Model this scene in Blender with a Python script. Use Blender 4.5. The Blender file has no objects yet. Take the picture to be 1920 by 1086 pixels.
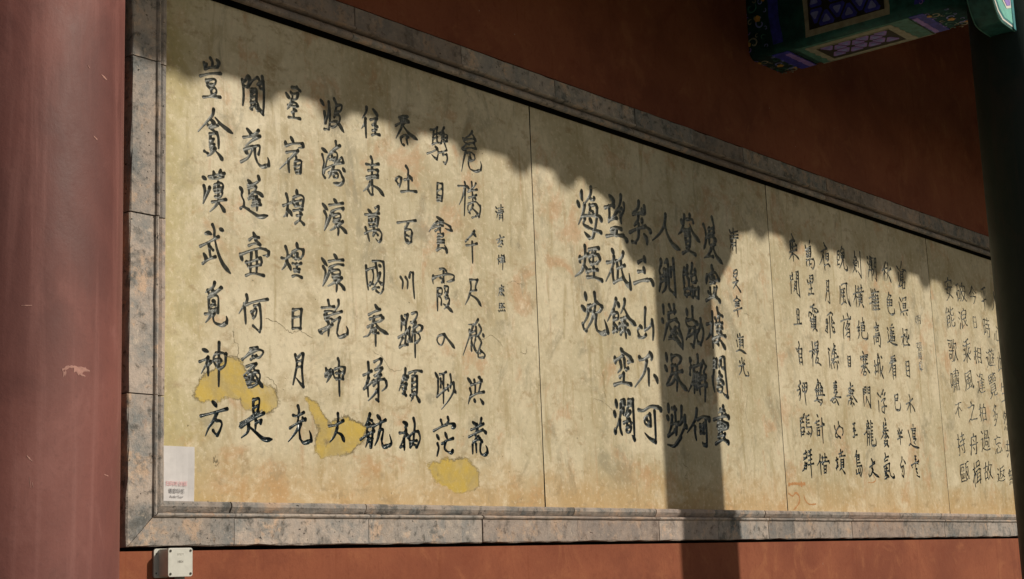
import bpy, bmesh, math, random
import numpy as np
from mathutils import Vector, Matrix
from mathutils.geometry import delaunay_2d_cdt
random.seed(7)
RNG = np.random.default_rng(11)
S = bpy.context.scene
C = S.collection
Z0 = 1.87          # height of the panels' lower edge above the ground; all z below are measured from that edge

# ------------------------------------------------------------------ camera
cam = bpy.data.cameras.new('camera'); co = bpy.data.objects.new('camera', cam); C.objects.link(co)
cam.lens = 53.27; cam.sensor_width = 36; cam.clip_start = 0.05; cam.clip_end = 2000
r_ = Vector((0.64008603, -0.7674099, -0.03703957)); u_ = Vector((-0.1189485, -0.14661102, 0.98201653)); d_ = Vector((0.75903961, 0.62416925, 0.18512592))
M = Matrix((r_, u_, -d_)).transposed().to_4x4(); M.translation = Vector((-3.0233, -3.9877, -0.2725 + Z0))
co.matrix_world = M
S.camera = co

# ------------------------------------------------------------------ sky, sun, exposure
SUN_EL = math.radians(30.5); SUN_TH = math.radians(32.3)      # from the wall's normal towards +x
tosun = Vector((math.sin(SUN_TH) * math.cos(SUN_EL), -math.cos(SUN_TH) * math.cos(SUN_EL), math.sin(SUN_EL)))
W = bpy.data.worlds.new('World'); S.world = W; W.use_nodes = True
nt = W.node_tree; bg = nt.nodes['Background']
sky = nt.nodes.new('ShaderNodeTexSky'); sky.sky_type = 'NISHITA'; sky.sun_disc = False
sky.sun_elevation = SUN_EL; sky.sun_rotation = math.atan2(tosun.x, tosun.y); sky.altitude = 20; sky.dust_density = 2.0; sky.air_density = 1.2
nt.links.new(sky.outputs[0], bg.inputs[0]); bg.inputs[1].default_value = 0.046
sl = bpy.data.lights.new('sun', 'SUN'); so = bpy.data.objects.new('sun', sl); C.objects.link(so)
sl.energy = 3.55; sl.angle = math.radians(0.95); sl.color = (1.0, 0.93, 0.80)
so.rotation_euler = tosun.to_track_quat('Z', 'Y').to_euler(); so.location = tosun * 30
S.view_settings.view_transform = 'Standard'; S.view_settings.look = 'None'; S.view_settings.gamma = 1
S.view_settings.exposure = -0.12; S.view_settings.use_curve_mapping = False
S.cycles.max_bounces = 6

# ------------------------------------------------------------------ helpers
ORG = {}
def tag(o, label=None, cat=None, group=None, kind=None):
    if label: o['label'] = label
    if cat: o['category'] = cat
    if group: o['group'] = group
    if kind: o['kind'] = kind
    return o
def thing(name, loc, label, cat, group=None):
    o = bpy.data.objects.new(name, None); C.objects.link(o); o.location = (loc[0], loc[1], loc[2] + Z0)
    o.empty_display_size = 0.05
    ORG[o.name] = Vector(loc)
    return tag(o, label, cat, group)
def mesh(name, verts, faces, mat, parent=None, origin=None, smooth=False, mats=None):
    """verts in panel coordinates (z from the panels' lower edge)"""
    og = ORG[parent.name] if parent is not None else Vector(origin or (0, 0, 0))
    me = bpy.data.meshes.new(name)
    v = np.asarray([tuple(p) for p in verts], dtype=float) - np.array(og)
    me.from_pydata([tuple(p) for p in v], [], faces)
    for m in ([mat] if mats is None else mats): me.materials.append(m)
    if smooth: me.polygons.foreach_set('use_smooth', [True] * len(me.polygons))
    me.update()
    o = bpy.data.objects.new(name, me); C.objects.link(o)
    if parent is not None: o.parent = parent; ORG[o.name] = og
    else: o.location = (og[0], og[1], og[2] + Z0); ORG[o.name] = og
    return o
def box_vf(a, b, v0=0):
    x0, y0, z0 = a; x1, y1, z1 = b
    v = [(x0,y0,z0),(x1,y0,z0),(x1,y1,z0),(x0,y1,z0),(x0,y0,z1),(x1,y0,z1),(x1,y1,z1),(x0,y1,z1)]
    f = [(0,3,2,1),(4,5,6,7),(0,1,5,4),(1,2,6,5),(2,3,7,6),(3,0,4,7)]
    return v, [tuple(i + v0 for i in q) for q in f]
def bevelled(name, verts, faces, mat, parent=None, origin=None, w=0.003, seg=2, jit=0.0, smooth=False):
    o = mesh(name, verts, faces, mat, parent, origin)
    bm = bmesh.new(); bm.from_mesh(o.data)
    bmesh.ops.recalc_face_normals(bm, faces=bm.faces)
    if w: bmesh.ops.bevel(bm, geom=list(bm.edges), offset=w, segments=seg, affect='EDGES', profile=0.6)
    if jit:
        for v in bm.verts: v.co += Vector([random.uniform(-jit, jit) for _ in range(3)])
    bm.to_mesh(o.data); bm.free()
    if smooth: o.data.polygons.foreach_set('use_smooth', [True] * len(o.data.polygons))
    return o
def bbox(name, a, b, mat, parent=None, origin=None, w=0.003, seg=2, jit=0.0):
    v, f = box_vf(a, b); return bevelled(name, v, f, mat, parent, origin, w, seg, jit)
def prism(poly, axis, a, b):
    """extrude a 2D polygon: axis 'y' -> poly in (x,z); 'x' -> poly in (y,z); 'z' -> poly in (x,y)"""
    n = len(poly); P = {'y': lambda p, t: (p[0], t, p[1]), 'x': lambda p, t: (t, p[0], p[1]), 'z': lambda p, t: (p[0], p[1], t)}[axis]
    v = [P(p, a) for p in poly] + [P(p, b) for p in poly]
    f = [tuple(range(n)), tuple(range(2*n-1, n-1, -1))] + [(i, i+n, (i+1) % n + n, (i+1) % n) for i in range(n)]
    return v, f
def catmull(pts, n=6):
    P = np.array(pts, float)
    if len(P) < 3: 
        t = np.linspace(0, 1, 7)[:, None]; return P[0] * (1-t) + P[-1] * t
    Q = np.vstack([2*P[0]-P[1], P, 2*P[-1]-P[-2]]); out = []
    for i in range(1, len(Q)-2):
        for t in np.linspace(0, 1, n, endpoint=False):
            a, b, c, d = Q[i-1], Q[i], Q[i+1], Q[i+2]
            out.append(0.5*((2*b)+(-a+c)*t+(2*a-5*b+4*c-d)*t*t+(-a+3*b-3*c+d)*t**3))
    out.append(P[-1]); return np.array(out)
def ribbon(pts, width, place, jit=0.0, rise=0.0):
    """a thin raised strip along a 2D path; place(u, v, h) -> 3D, h above the surface"""
    p = catmull(pts); n = len(p); v = []; f = []
    for i in range(n):
        t = p[min(i+1, n-1)] - p[max(i-1, 0)]; t /= (np.linalg.norm(t) + 1e-9); nn = np.array([-t[1], t[0]])
        w = width * 0.5 * (width and (0.55 + 0.45 * math.sin(math.pi * (0.12 + 0.76 * i / (n-1))))) * (1 + random.uniform(-jit, jit))
        for s, h in ((-1, 0), (-0.5, rise), (0.5, rise), (1, 0)):
            q = p[i] + nn * w * s; v.append(place(q[0], q[1], h))
    for i in range(n-1):
        for k in range(3): f.append((4*i+k, 4*i+k+1, 4*i+k+5, 4*i+k+4))
    return v, f
def merge(parts):
    V, F = [], []
    for v, f in parts:
        k = len(V); V += list(v); F += [tuple(i + k for i in q) for q in f]
    return V, F
def ring(poly, inset):
    """polygon moved inwards by inset (simple convex-ish offset)"""
    n = len(poly); out = []
    A = sum(poly[i][0]*poly[(i+1) % n][1]-poly[(i+1) % n][0]*poly[i][1] for i in range(n)); s = 1 if A > 0 else -1
    for i in range(n):
        p0, p1, p2 = Vector(poly[i-1]), Vector(poly[i]), Vector(poly[(i+1) % n])
        a = (p1-p0).normalized(); b = (p2-p1).normalized()
        na = Vector((-a.y, a.x))*s; nb = Vector((-b.y, b.x))*s
        m = (na+nb); k = max(0.3, m.length_squared/2); out.append(tuple(p1 + m*inset/k/1.0*0.5*2/ (1 if True else 1) * 0.5 * 2 / 2 * 1) if False else tuple(p1 + m*(inset/k/1.0)*0.5*2*0.5))
    return out

# ------------------------------------------------------------------ node material helper
class NM:
    def __init__(s, name):
        s.m = bpy.data.materials.new(name); s.m.use_nodes = True; s.t = s.m.node_tree
        s.b = s.t.nodes['Principled BSDF']; s.tc = s.t.nodes.new('ShaderNodeTexCoord')
        s.co = s.tc.outputs['Object']
    def n(s, ty, **k):
        x = s.t.nodes.new(ty)
        for a, b in k.items(): setattr(x, a, b)
        return x
    def set(s, sock, v):
        if isinstance(v, (int, float, tuple)):
            if isinstance(v, tuple) and len(v) == 3 and sock.type == 'RGBA': v = v + (1,)
            sock.default_value = v
        else: s.t.links.new(v, sock)
    def math(s, op, a, b=0.0, c=None, clamp=False):
        x = s.n('ShaderNodeMath', operation=op, use_clamp=clamp); s.set(x.inputs[0], a); s.set(x.inputs[1], b)
        if c is not None: s.set(x.inputs[2], c)
        return x.outputs[0]
    def map(s, scale=(1,1,1), loc=(0,0,0), src=None, rot=(0,0,0)):
        x = s.n('ShaderNodeMapping'); s.set(x.inputs[0], src or s.co); x.inputs[1].default_value = loc; x.inputs[2].default_value = rot; x.inputs[3].default_value = scale
        return x.outputs[0]
    def noise(s, scale, detail=5, rough=0.55, vec=None, dist=0.0, w=None):
        x = s.n('ShaderNodeTexNoise'); 
        if w is not None: x.noise_dimensions = '4D'; s.set(x.inputs['W'], w)
        s.set(x.inputs['Vector'], vec or s.co); x.inputs['Scale'].default_value = scale
        x.inputs['Detail'].default_value = detail; x.inputs['Roughness'].default_value = rough; x.inputs['Distortion'].default_value = dist
        return x.outputs[0]
    def ramp(s, f, lo, hi, a=0.0, b=1.0):
        x = s.n('ShaderNodeMapRange', interpolation_type='SMOOTHSTEP'); s.set(x.inputs[0], f)
        for i, v in zip((1,2,3,4), (lo, hi, a, b)): x.inputs[i].default_value = v
        return x.outputs[0]
    def mix(s, f, a, b, mode='MIX'):
        x = s.n('ShaderNodeMix', data_type='RGBA', blend_type=mode); s.set(x.inputs[0], f); s.set(x.inputs[6], a); s.set(x.inputs[7], b)
        return x.outputs[2]
    def sep(s, v=None):
        x = s.n('ShaderNodeSeparateXYZ'); s.set(x.inputs[0], v or s.co); return x.outputs
    def comb(s, a, b, c):
        x = s.n('ShaderNodeCombineXYZ')
        for i, v in enumerate((a, b, c)): s.set(x.inputs[i], v)
        return x.outputs[0]
    def bump(s, h, strength=0.5, dist=0.002, nrm=None):
        x = s.n('ShaderNodeBump'); s.set(x.inputs['Height'], h); x.inputs['Strength'].default_value = strength; x.inputs['Distance'].default_value = dist
        if nrm: s.set(x.inputs['Normal'], nrm)
        return x.outputs[0]
    def out(s, col, rough=0.8, nrm=None, spec=0.3, **k):
        s.set(s.b.inputs['Base Color'], col); s.set(s.b.inputs['Roughness'], rough); s.b.inputs['Specular IOR Level'].default_value = spec
        if nrm: s.set(s.b.inputs['Normal'], nrm)
        for a, v in k.items(): s.set(s.b.inputs[a.replace('_', ' ')], v)
        return s.m
    def rnd(s):
        return s.n('ShaderNodeObjectInfo').outputs['Random']

def plain(name, col, rough=0.6, var=0.15, scale=25, spec=0.3, bump=0.15, metal=0.0):
    m = NM(name); n = m.noise(scale, 6, 0.6)
    c = m.mix(m.ramp(n, 0.3, 0.7), tuple(x*(1-var) for x in col), tuple(min(1, x*(1+var)) for x in col))
    m.b.inputs['Metallic'].default_value = metal
    return m.out(c, rough, m.bump(m.noise(scale*6, 4), bump, 0.001), spec)

# convex patch distance (metres, negative inside) as nodes
def sdf_convex(m, px, pz, poly):
    n = len(poly); A = sum(poly[i][0]*poly[(i+1) % n][1]-poly[(i+1) % n][0]*poly[i][1] for i in range(n))
    if A < 0: poly = poly[::-1]
    d = None
    for i in range(n):
        (x0, z0), (x1, z1) = poly[i], poly[(i+1) % n]; L = math.hypot(x1-x0, z1-z0); nx, nz = (z1-z0)/L, -(x1-x0)/L
        e = m.math('MULTIPLY_ADD', px, nx, m.math('MULTIPLY_ADD', pz, nz, -(nx*x0+nz*z0)))
        d = e if d is None else m.math('SMOOTH_MAX', d, e, 0.02)
    return d
PATCH = [[(0.142, 0.358), (0.182, 0.421), (0.3, 0.491), (0.352, 0.492), (0.398, 0.416), (0.351, 0.348), (0.182, 0.334)], [(0.335, 0.43), (0.502, 0.41), (0.538, 0.327), (0.465, 0.307), (0.351, 0.312)], [(0.634, 0.382), (0.696, 0.37), (0.773, 0.279), (0.722, 0.247)], [(0.715, 0.266), (0.848, 0.325), (0.957, 0.288), (0.933, 0.228), (0.818, 0.169), (0.726, 0.158), (0.675, 0.179)], [(1.261, 0.156), (1.362, 0.188), (1.519, 0.189), (1.575, 0.138), (1.588, 0.074), (1.513, 0.046), (1.418, 0.05), (1.303, 0.089)]]

def mat_panel(name, seed, patches=False):
    m = NM(name); W_ = float(seed)
    v = m.map(loc=(seed*3.1, 0, seed*1.7))
    big = m.noise(1.6, 4, 0.55, v, 0.4); mid = m.noise(6.5, 8, 0.62, v, 0.6); fine = m.noise(42, 8, 0.68, v); grain = m.noise(260, 3, 0.6, v)
    col = m.mix(m.ramp(big, 0.32, 0.68), (0.49, 0.415, 0.26), (0.66, 0.57, 0.40))
    col = m.mix(m.ramp(mid, 0.47, 0.66, 0, 0.60), col, (0.43, 0.335, 0.19))
    col = m.mix(m.ramp(mid, 0.46, 0.32, 0, 0.45), col, (0.72, 0.61, 0.44))
    # olive and rusty veils, vertical run marks
    st = m.noise(1.0, 7, 0.62, m.map(scale=(15, 1, 1.9), loc=(seed, 0, 3)), 0.8)
    col = m.mix(m.ramp(st, 0.53, 0.68, 0, 0.60), col, (0.36, 0.275, 0.13))
    st2 = m.noise(1.0, 6, 0.6, m.map(scale=(34, 1, 3.0), loc=(seed, 0, 9)), 0.5)
    col = m.mix(m.ramp(st2, 0.58, 0.75, 0, 0.45), col, (0.46, 0.24, 0.12))
    ru = m.noise(4.2, 7, 0.7, m.map(loc=(5+seed, 2, 1)), 0.4)
    col = m.mix(m.ramp(ru, 0.55, 0.66, 0, 0.55), col, (0.50, 0.27, 0.13))
    gr = m.noise(3.0, 8, 0.7, m.map(loc=(9+seed, 2, 4), rot=(0, 0.6, 0), scale=(1.6, 1, 1.0)), 0.7)
    col = m.mix(m.ramp(gr, 0.53, 0.66, 0, 0.68), col, (0.29, 0.25, 0.165))
    x, y, z = m.sep()
    col = m.mix(m.math('MULTIPLY', m.ramp(z, 0.42, 0.0, 0, 1), m.ramp(mid, 0.35, 0.62)), col, (0.56, 0.34, 0.13), 'MIX') if False else m.mix(m.math('MULTIPLY', m.ramp(m.math('MULTIPLY_ADD', mid, -0.30, z), 0.10, -0.15), 0.55), col, (0.52, 0.30, 0.10))
    if seed in (1,):
        col = m.mix(m.math('MULTIPLY', m.ramp(m.math('MULTIPLY_ADD', mid, -0.3, x), 0.12, -0.14), 0.55), col, (0.44, 0.36, 0.12))
    bl = m.noise(9.0, 6, 0.7, m.map(loc=(2+seed, 5, 7), scale=(1, 1, 1.6)), 0.3)
    col = m.mix(m.ramp(bl, 0.54, 0.68, 0, 0.68), col, (0.36, 0.255, 0.13))
    pl_ = m.noise(4.5, 7, 0.7, m.map(loc=(8+seed, 5, 2)), 0.3)
    col = m.mix(m.ramp(pl_, 0.54, 0.68, 0, 0.55), col, (0.76, 0.66, 0.48))
    # mottling: fine pale and dark flecks, pits
    col = m.mix(m.ramp(fine, 0.52, 0.68, 0, 0.42), col, (0.32, 0.26, 0.16))
    col = m.mix(m.ramp(fine, 0.47, 0.36, 0, 0.40), col, (0.80, 0.69, 0.50))
    pit = m.noise(75, 3, 0.5, m.map(loc=(1, 1, seed))); pm = m.math('MULTIPLY', m.ramp(pit, 0.68, 0.74), m.ramp(mid, 0.45, 0.62))
    col = m.mix(m.math('MULTIPLY', pm, 0.8), col, (0.10, 0.085, 0.05))
    h = m.math('MULTIPLY_ADD', fine, 0.5, m.math('MULTIPLY', grain, 0.25)); h = m.math('MULTIPLY_ADD', mid, 1.2, h)
    h = m.math('SUBTRACT', h, m.math('MULTIPLY', pm, 1.2))
    if patches:
        wn = m.noise(11, 8, 0.75, m.map(loc=(3, 0, 3))); wv = m.math('MULTIPLY_ADD', wn, 0.11, -0.055)
        d = None
        for i, poly in enumerate(PATCH):
            e = sdf_convex(m, x, z, poly)
            d = e if d is None else m.math('MINIMUM', d, e)
        d = m.math('ADD', d, wv)
        inn = m.ramp(d, 0.002, -0.010)
        yc = m.mix(m.ramp(m.noise(7, 7, 0.65, m.map(loc=(0, 4, 0)), 0.7), 0.38, 0.64), (0.56, 0.385, 0.055), (0.43, 0.315, 0.10))
        yc = m.mix(m.ramp(m.noise(11, 6, 0.6, m.map(loc=(7, 4, 0))), 0.60, 0.72, 0, 0.8), yc, (0.20, 0.145, 0.07))
        yc = m.mix(m.ramp(m.noise(60, 4, 0.6), 0.5, 0.75, 0, 0.5), yc, (0.62, 0.50, 0.20))
        col = m.mix(m.math('MULTIPLY', inn, m.ramp(m.noise(3.5, 5, 0.6, m.map(loc=(2, 2, 8))), 0.30, 0.48, 0.50, 0.95)), col, yc)
        ed = m.math('MULTIPLY', m.ramp(m.math('ABSOLUTE', m.math('ADD', d, 0.002)), 0.006, 0.001), m.ramp(m.noise(5, 3, 0.5, m.map(loc=(4, 4, 4))), 0.42, 0.58))
        col = m.mix(m.math('MULTIPLY', ed, 0.6), col, (0.12, 0.09, 0.045))
        h = m.math('SUBTRACT', h, m.math('MULTIPLY', inn, 1.0))
    rough = m.ramp(mid, 0.3, 0.7, 0.42, 0.62)
    return m.out(col, rough, m.bump(h, 0.8, 0.0026), 0.35)

def mat_brick():
    m = NM('weathered_brick'); rv = m.rnd(); w = m.math('MULTIPLY', rv, 40.0)
    a = m.noise(8, 8, 0.72, None, 0.2, w); b = m.noise(30, 8, 0.7, None, 0.3, w); g = m.noise(180, 4, 0.6)
    c = m.mix(m.ramp(a, 0.36, 0.62), (0.225, 0.23, 0.23), (0.45, 0.375, 0.325))
    c = m.mix(m.ramp(rv, 0.3, 1.0, 0.0, 0.6), c, (0.30, 0.28, 0.265))
    n2 = m.noise(9, 8, 0.74, m.map(loc=(3, 7, 1)), 0.2, w)
    c = m.mix(m.ramp(n2, 0.51, 0.64, 0, 0.75), c, (0.10, 0.10, 0.095))
    n3 = m.noise(11, 8, 0.75, m.map(loc=(13, 7, 1)), 0.2, w)
    c = m.mix(m.ramp(n3, 0.52, 0.62, 0, 0.85), c, (0.56, 0.40, 0.29))
    n4 = m.noise(9, 8, 0.72, m.map(loc=(1, 27, 1)), 0.5, w)
    c = m.mix(m.ramp(n4, 0.60, 0.70, 0, 0.7), c, (0.40, 0.20, 0.10))
    # upright bands of paler and darker mortar wash
    st = m.noise(1, 3, 0.5, m.map(scale=(16, 1, 1.0)), 0, w)
    c = m.mix(m.ramp(st, 0.5, 0.60, 0, 0.5), c, (0.42, 0.35, 0.30))
    c = m.mix(m.ramp(b, 0.52, 0.66, 0, 0.75), c, (0.07, 0.068, 0.062)); c = m.mix(m.ramp(b, 0.46, 0.34, 0, 0.6), c, (0.60, 0.50, 0.41))
    p = m.ramp(m.noise(70, 2, 0.5), 0.70, 0.75); c = m.mix(m.math('MULTIPLY', p, 0.85), c, (0.03, 0.03, 0.03))
    rv2 = m.math('FRACT', m.math('MULTIPLY', rv, 7.31)); c = m.mix(m.ramp(rv2, 0.5, 1.0, 0, 0.35), c, (0.46, 0.30, 0.23))
    c = m.mix(1.0, c, m.mix(m.math('FRACT', m.math('MULTIPLY', rv, 23.7)), (0.72, 0.72, 0.72), (1.18, 1.16, 1.14)), 'MULTIPLY')
    h = m.math('MULTIPLY_ADD', b, 0.9, m.math('MULTIPLY', g, 0.3)); h = m.math('MULTIPLY_ADD', a, 1.0, h); h = m.math('SUBTRACT', h, p)
    return m.out(c, 0.82, m.bump(h, 1.0, 0.005), 0.25)

def mat_redwall():
    m = NM('red_lime_wash'); a = m.noise(1.3, 6, 0.6, None, 0.5); b = m.noise(6, 8, 0.65, None, 0.8); f = m.noise(60, 7, 0.7)
    c = m.mix(m.ramp(a, 0.35, 0.65), (0.22, 0.062, 0.031), (0.30, 0.092, 0.044))
    c = m.mix(m.ramp(b, 0.50, 0.72, 0, 0.55), c, (0.38, 0.14, 0.062)); c = m.mix(m.ramp(b, 0.46, 0.28, 0, 0.5), c, (0.19, 0.040, 0.018))
    st = m.noise(1, 5, 0.6, m.map(scale=(30, 1, 3)), 0.6); c = m.mix(m.ramp(st, 0.56, 0.72, 0, 0.4), c, (0.20, 0.05, 0.02))
    c = m.mix(m.ramp(f, 0.5, 0.72, 0, 0.35), c, (0.17, 0.04, 0.02))
    w4 = m.noise(2.6, 8, 0.72, m.map(loc=(5, 1, 8))); c = m.mix(m.ramp(w4, 0.52, 0.66, 0, 0.45), c, (0.17, 0.045, 0.024)); p = m.ramp(m.noise(28, 2, 0.4, m.map(loc=(2, 2, 2))), 0.80, 0.815); c = m.mix(p, c, (0.45, 0.30, 0.22))
    return m.out(c, 0.8, m.bump(m.math('MULTIPLY_ADD', b, 2.0, f), 0.4, 0.003), 0.25)

def mat_column(name, base, dark, pale, chips=True):
    m = NM(name); a = m.noise(2.2, 6, 0.6, m.map(scale=(1, 1, 0.55)), 0.7); st = m.noise(1, 6, 0.6, m.map(scale=(22, 22, 1.1)), 0.4); f = m.noise(120, 5, 0.65)
    b = m.noise(7, 8, 0.65, m.map(scale=(1, 1, 0.6), loc=(3, 3, 3)), 0.5)
    c = m.mix(m.ramp(a, 0.32, 0.68), dark, base); c = m.mix(m.ramp(st, 0.5, 0.70, 0, 0.5), c, pale); c = m.mix(m.ramp(b, 0.52, 0.68, 0, 0.50), c, pale)
    c = m.mix(m.ramp(b, 0.46, 0.32, 0, 0.5), c, dark); c = m.mix(m.ramp(f, 0.5, 0.75, 0, 0.3), c, dark)
    h = m.math('MULTIPLY_ADD', b, 1.5, m.math('MULTIPLY', f, 0.4)); h = m.math('MULTIPLY_ADD', st, 0.6, h)
    return m.out(c, m.ramp(b, 0.3, 0.7, 0.5, 0.68), m.bump(h, 0.35, 0.0025), 0.3)

M_brick = mat_brick(); M_red = mat_redwall()
def mat_ink():
    m = NM('blue_black_carving_paint'); f = m.noise(70, 6, 0.65); g = m.noise(22, 6, 0.7, m.map(loc=(3, 1, 2)))
    c = m.mix(m.ramp(f, 0.35, 0.7), (0.008, 0.020, 0.027), (0.025, 0.048, 0.060))
    z = m.sep()[2]; wear = m.ramp(m.math('MULTIPLY_ADD', g, 0.5, z), 0.40, 0.95)      # paint is worn to grey higher up
    c = m.mix(m.math('MULTIPLY', m.ramp(f, 0.38, 0.60, 0.5, 1.0), wear), c, (0.25, 0.25, 0.225))
    return m.out(c, m.math('MULTIPLY_ADD', wear, 0.18, 0.24), m.bump(f, 0.4, 0.002), 0.6)
M_ink = mat_ink()
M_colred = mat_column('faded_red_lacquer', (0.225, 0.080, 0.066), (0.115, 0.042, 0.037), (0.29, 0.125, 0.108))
M_colshade = mat_column('shade_toned_lacquer', (0.026, 0.038, 0.032), (0.016, 0.030, 0.026), (0.046, 0.040, 0.033))  # near-black lacquer: the shade on the right column is put into its colour
M_green = plain('beam_deep_green', (0.018, 0.098, 0.092), 0.55, 0.3)
M_green2 = plain('beam_mid_green', (0.06, 0.20, 0.165), 0.55, 0.3)
M_cream = plain('beam_cream_line', (0.33, 0.33, 0.25), 0.6, 0.2)
M_black = plain('beam_black_line', (0.020, 0.022, 0.016), 0.6, 0.2)
M_blue = plain('beam_cobalt', (0.040, 0.050, 0.38), 0.55, 0.35)
M_purple = plain('beam_lilac', (0.30, 0.20, 0.58), 0.55, 0.2)
M_lblue = plain('beam_light_blue', (0.22, 0.26, 0.60), 0.55, 0.2)
M_gold = plain('beam_gold', (0.62, 0.34, 0.07), 0.5, 0.25)
M_teal = plain('bracket_pale_teal', (0.17, 0.50, 0.42), 0.6, 0.15)
M_teal2 = plain('bracket_mid_teal', (0.04, 0.24, 0.27), 0.6, 0.15)
M_white = plain('bracket_white_line', (0.72, 0.70, 0.64), 0.6, 0.1)
M_wood = plain('rafter_dark_wood', (0.055, 0.045, 0.03), 0.75, 0.3)
M_tile = plain('roof_grey_tile', (0.10, 0.105, 0.105), 0.8, 0.3)
M_stone = plain('paving_stone', (0.17, 0.165, 0.14), 0.85, 0.2, 8)
M_earth = plain('swept_ground', (0.12, 0.125, 0.085), 0.9, 0.2, 2)
M_dirt = plain('crack_dirt', (0.23, 0.185, 0.115), 0.9, 0.3, 60)
M_rust = plain('orange_crayon', (0.47, 0.235, 0.095), 0.8, 0.2, 120)
M_seam = plain('seam_dirt_recess_shade', (0.02, 0.018, 0.014), 0.9, 0.3)  # dirt in the seams; on the recess backing it stands for shade

# ------------------------------------------------------------------ setting: ground and porch floor
v, f = box_vf((-400, -800, -Z0 - 0.25), (400, 0.4, -Z0 - 0.15)); g = mesh('ground', v, f, M_earth); tag(g, kind='structure')
pf = bpy.data.objects.new('porch_floor', None); C.objects.link(pf); pf.location = (0, 0, 0); ORG[pf.name] = Vector((0, 0, -Z0)); tag(pf, kind='structure')
for i in range(14):
    for j in range(3):
        x0 = -6.2 + i * 1.2 + (j % 2) * 0.4; y0 = -2.45 + j * 0.8
        z = -Z0 - random.uniform(0, 0.004)
        bbox('paving_slab', (x0 + 0.004, y0 + 0.004, -Z0 - 0.148), (x0 + 1.196, y0 + 0.796, z), M_stone, pf, w=0.006)

# ------------------------------------------------------------------ the red wall with a recess for the panels
XLO = -0.155
XL, XR, ZB, ZT = -0.186, 8.30, -0.157, 1.897          # opening in the wall
def wall():
    parts = [box_vf((-8, -0.045, -Z0 - 0.1), (14, 0.35, ZB)), box_vf((-8, -0.045, ZT), (14, 0.35, 4.6)),
             box_vf((-8, -0.045, ZB), (XL, 0.35, ZT)), box_vf((XR, -0.045, ZB), (14, 0.35, ZT)), box_vf((XL, 0.05, ZB), (XR, 0.35, ZT))]
    v, f = merge(parts)
    o = mesh('plastered_wall', v, f, M_red, origin=(0, 0, -Z0), mats=[M_red, M_seam])
    for p in list(o.data.polygons)[-6:]: p.material_index = 1  # recess backing blackened, painting in the shade of the hollow
    return o
tag(wall(), 'long brick-red lime-washed wall of the porch that holds the framed stone panels', 'wall')

# ------------------------------------------------------------------ brick frame
fr = thing('brick_frame', (0, 0, ZB), 'weathered grey and pinkish moulded brick border round the carved stone panels', 'frame')
OUT, INN, BED = -0.060, -0.049, 0.045
def strip_run(side, a, b, kind, first=False, lastb=False):
    BED = -0.028 if side == 'top' else 0.045
    """one brick of the border; side bottom/top/left, a..b along the run"""
    if kind == 'outer':
        w0, w1 = 0.0, 0.100                       # measured from the outer edge inwards
        prof = [(0, BED), (0.0, OUT+0.004), (0.004, OUT), (0.091, OUT), (0.0945, OUT-0.007), (0.099, OUT-0.010), (0.104, OUT-0.008), (0.107, OUT), (0.107, BED)]
    else:
        prof = [(0.110, BED), (0.110, INN+0.012), (0.118, INN+0.006), (0.128, INN), (0.139, INN+0.001), (0.145, INN+0.007), (0.145, BED)]
    V = []; n = len(prof); segs = max(2, int((b-a)/0.05)); F = []
    jd = random.uniform(-0.0025, 0.0025)
    def mit(w, end):
        if side in ('bottom', 'top'): return XLO + w*(0.152/0.145)
        return ZB + 0.012 + w if not end else ZT - 0.008 - w*(0.1265/0.145)
    for k in range(segs+1):
        for w, y in prof:
            s_, e_ = a, b
            if first: s_ = mit(w, False) + 0.001
            if lastb: e_ = mit(w, True) - 0.001
            t = s_ + (e_-s_)*k/segs
            yy = y if y == BED else y + jd + random.uniform(-0.0006, 0.0006)
            ww = w + (random.uniform(-0.001, 0.0035)*random.choice((0.5, 1, 1.6)) if w in (0, 0.004) else random.uniform(-0.0006, 0.0006))
            if side == 'bottom': V.append((t, yy, ZB + 0.012 + ww))
            elif side == 'top': V.append((t, yy, ZT - 0.008 - ww * (0.1265/0.145)))
            elif side == 'left': V.append((XLO + ww * (0.152/0.145), yy, t))
    for k in range(segs):
        for j in range(n): F.append((k*n+j, k*n+(j+1) % n, (k+1)*n+(j+1) % n, (k+1)*n+j))
    F.append(tuple(range(n))); F.append(tuple(range(segs*n, segs*n+n))[::-1])
    o = mesh('border_brick' if kind == 'outer' else 'moulding_brick', V, F, M_brick, fr)
    bm = bmesh.new(); bm.from_mesh(o.data); bmesh.ops.recalc_face_normals(bm, faces=bm.faces); bm.to_mesh(o.data); bm.free()
jb = [XLO, 0.268, 0.891, 1.516, 2.129, 2.738, 3.234, 3.705, 3.968, 4.599, 5.234, 5.792, 6.434, 7.05, 7.66, 8.28]
jt = [XLO, 0.28, 0.869, 1.482, 2.107, 2.719, 3.22, 3.701, 4.10, 4.609, 5.207, 5.826, 6.462, 7.07, 7.68, 8.28]
jl = [ZB+0.012, 0.333, 0.917, 1.442, 1.90]
for side, J in (('bottom', jb), ('top', jt), ('left', jl)):
    for a, b in zip(J[:-1], J[1:]):
        fi, la = a == J[0], side == 'left' and b > 1.8
        strip_run(side, a + 0.002*(not fi), b - 0.002*(not la), 'inner', fi, la)
        strip_run(side, a + 0.002*(not fi), b - 0.002*(not la), 'outer', fi, la)

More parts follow.
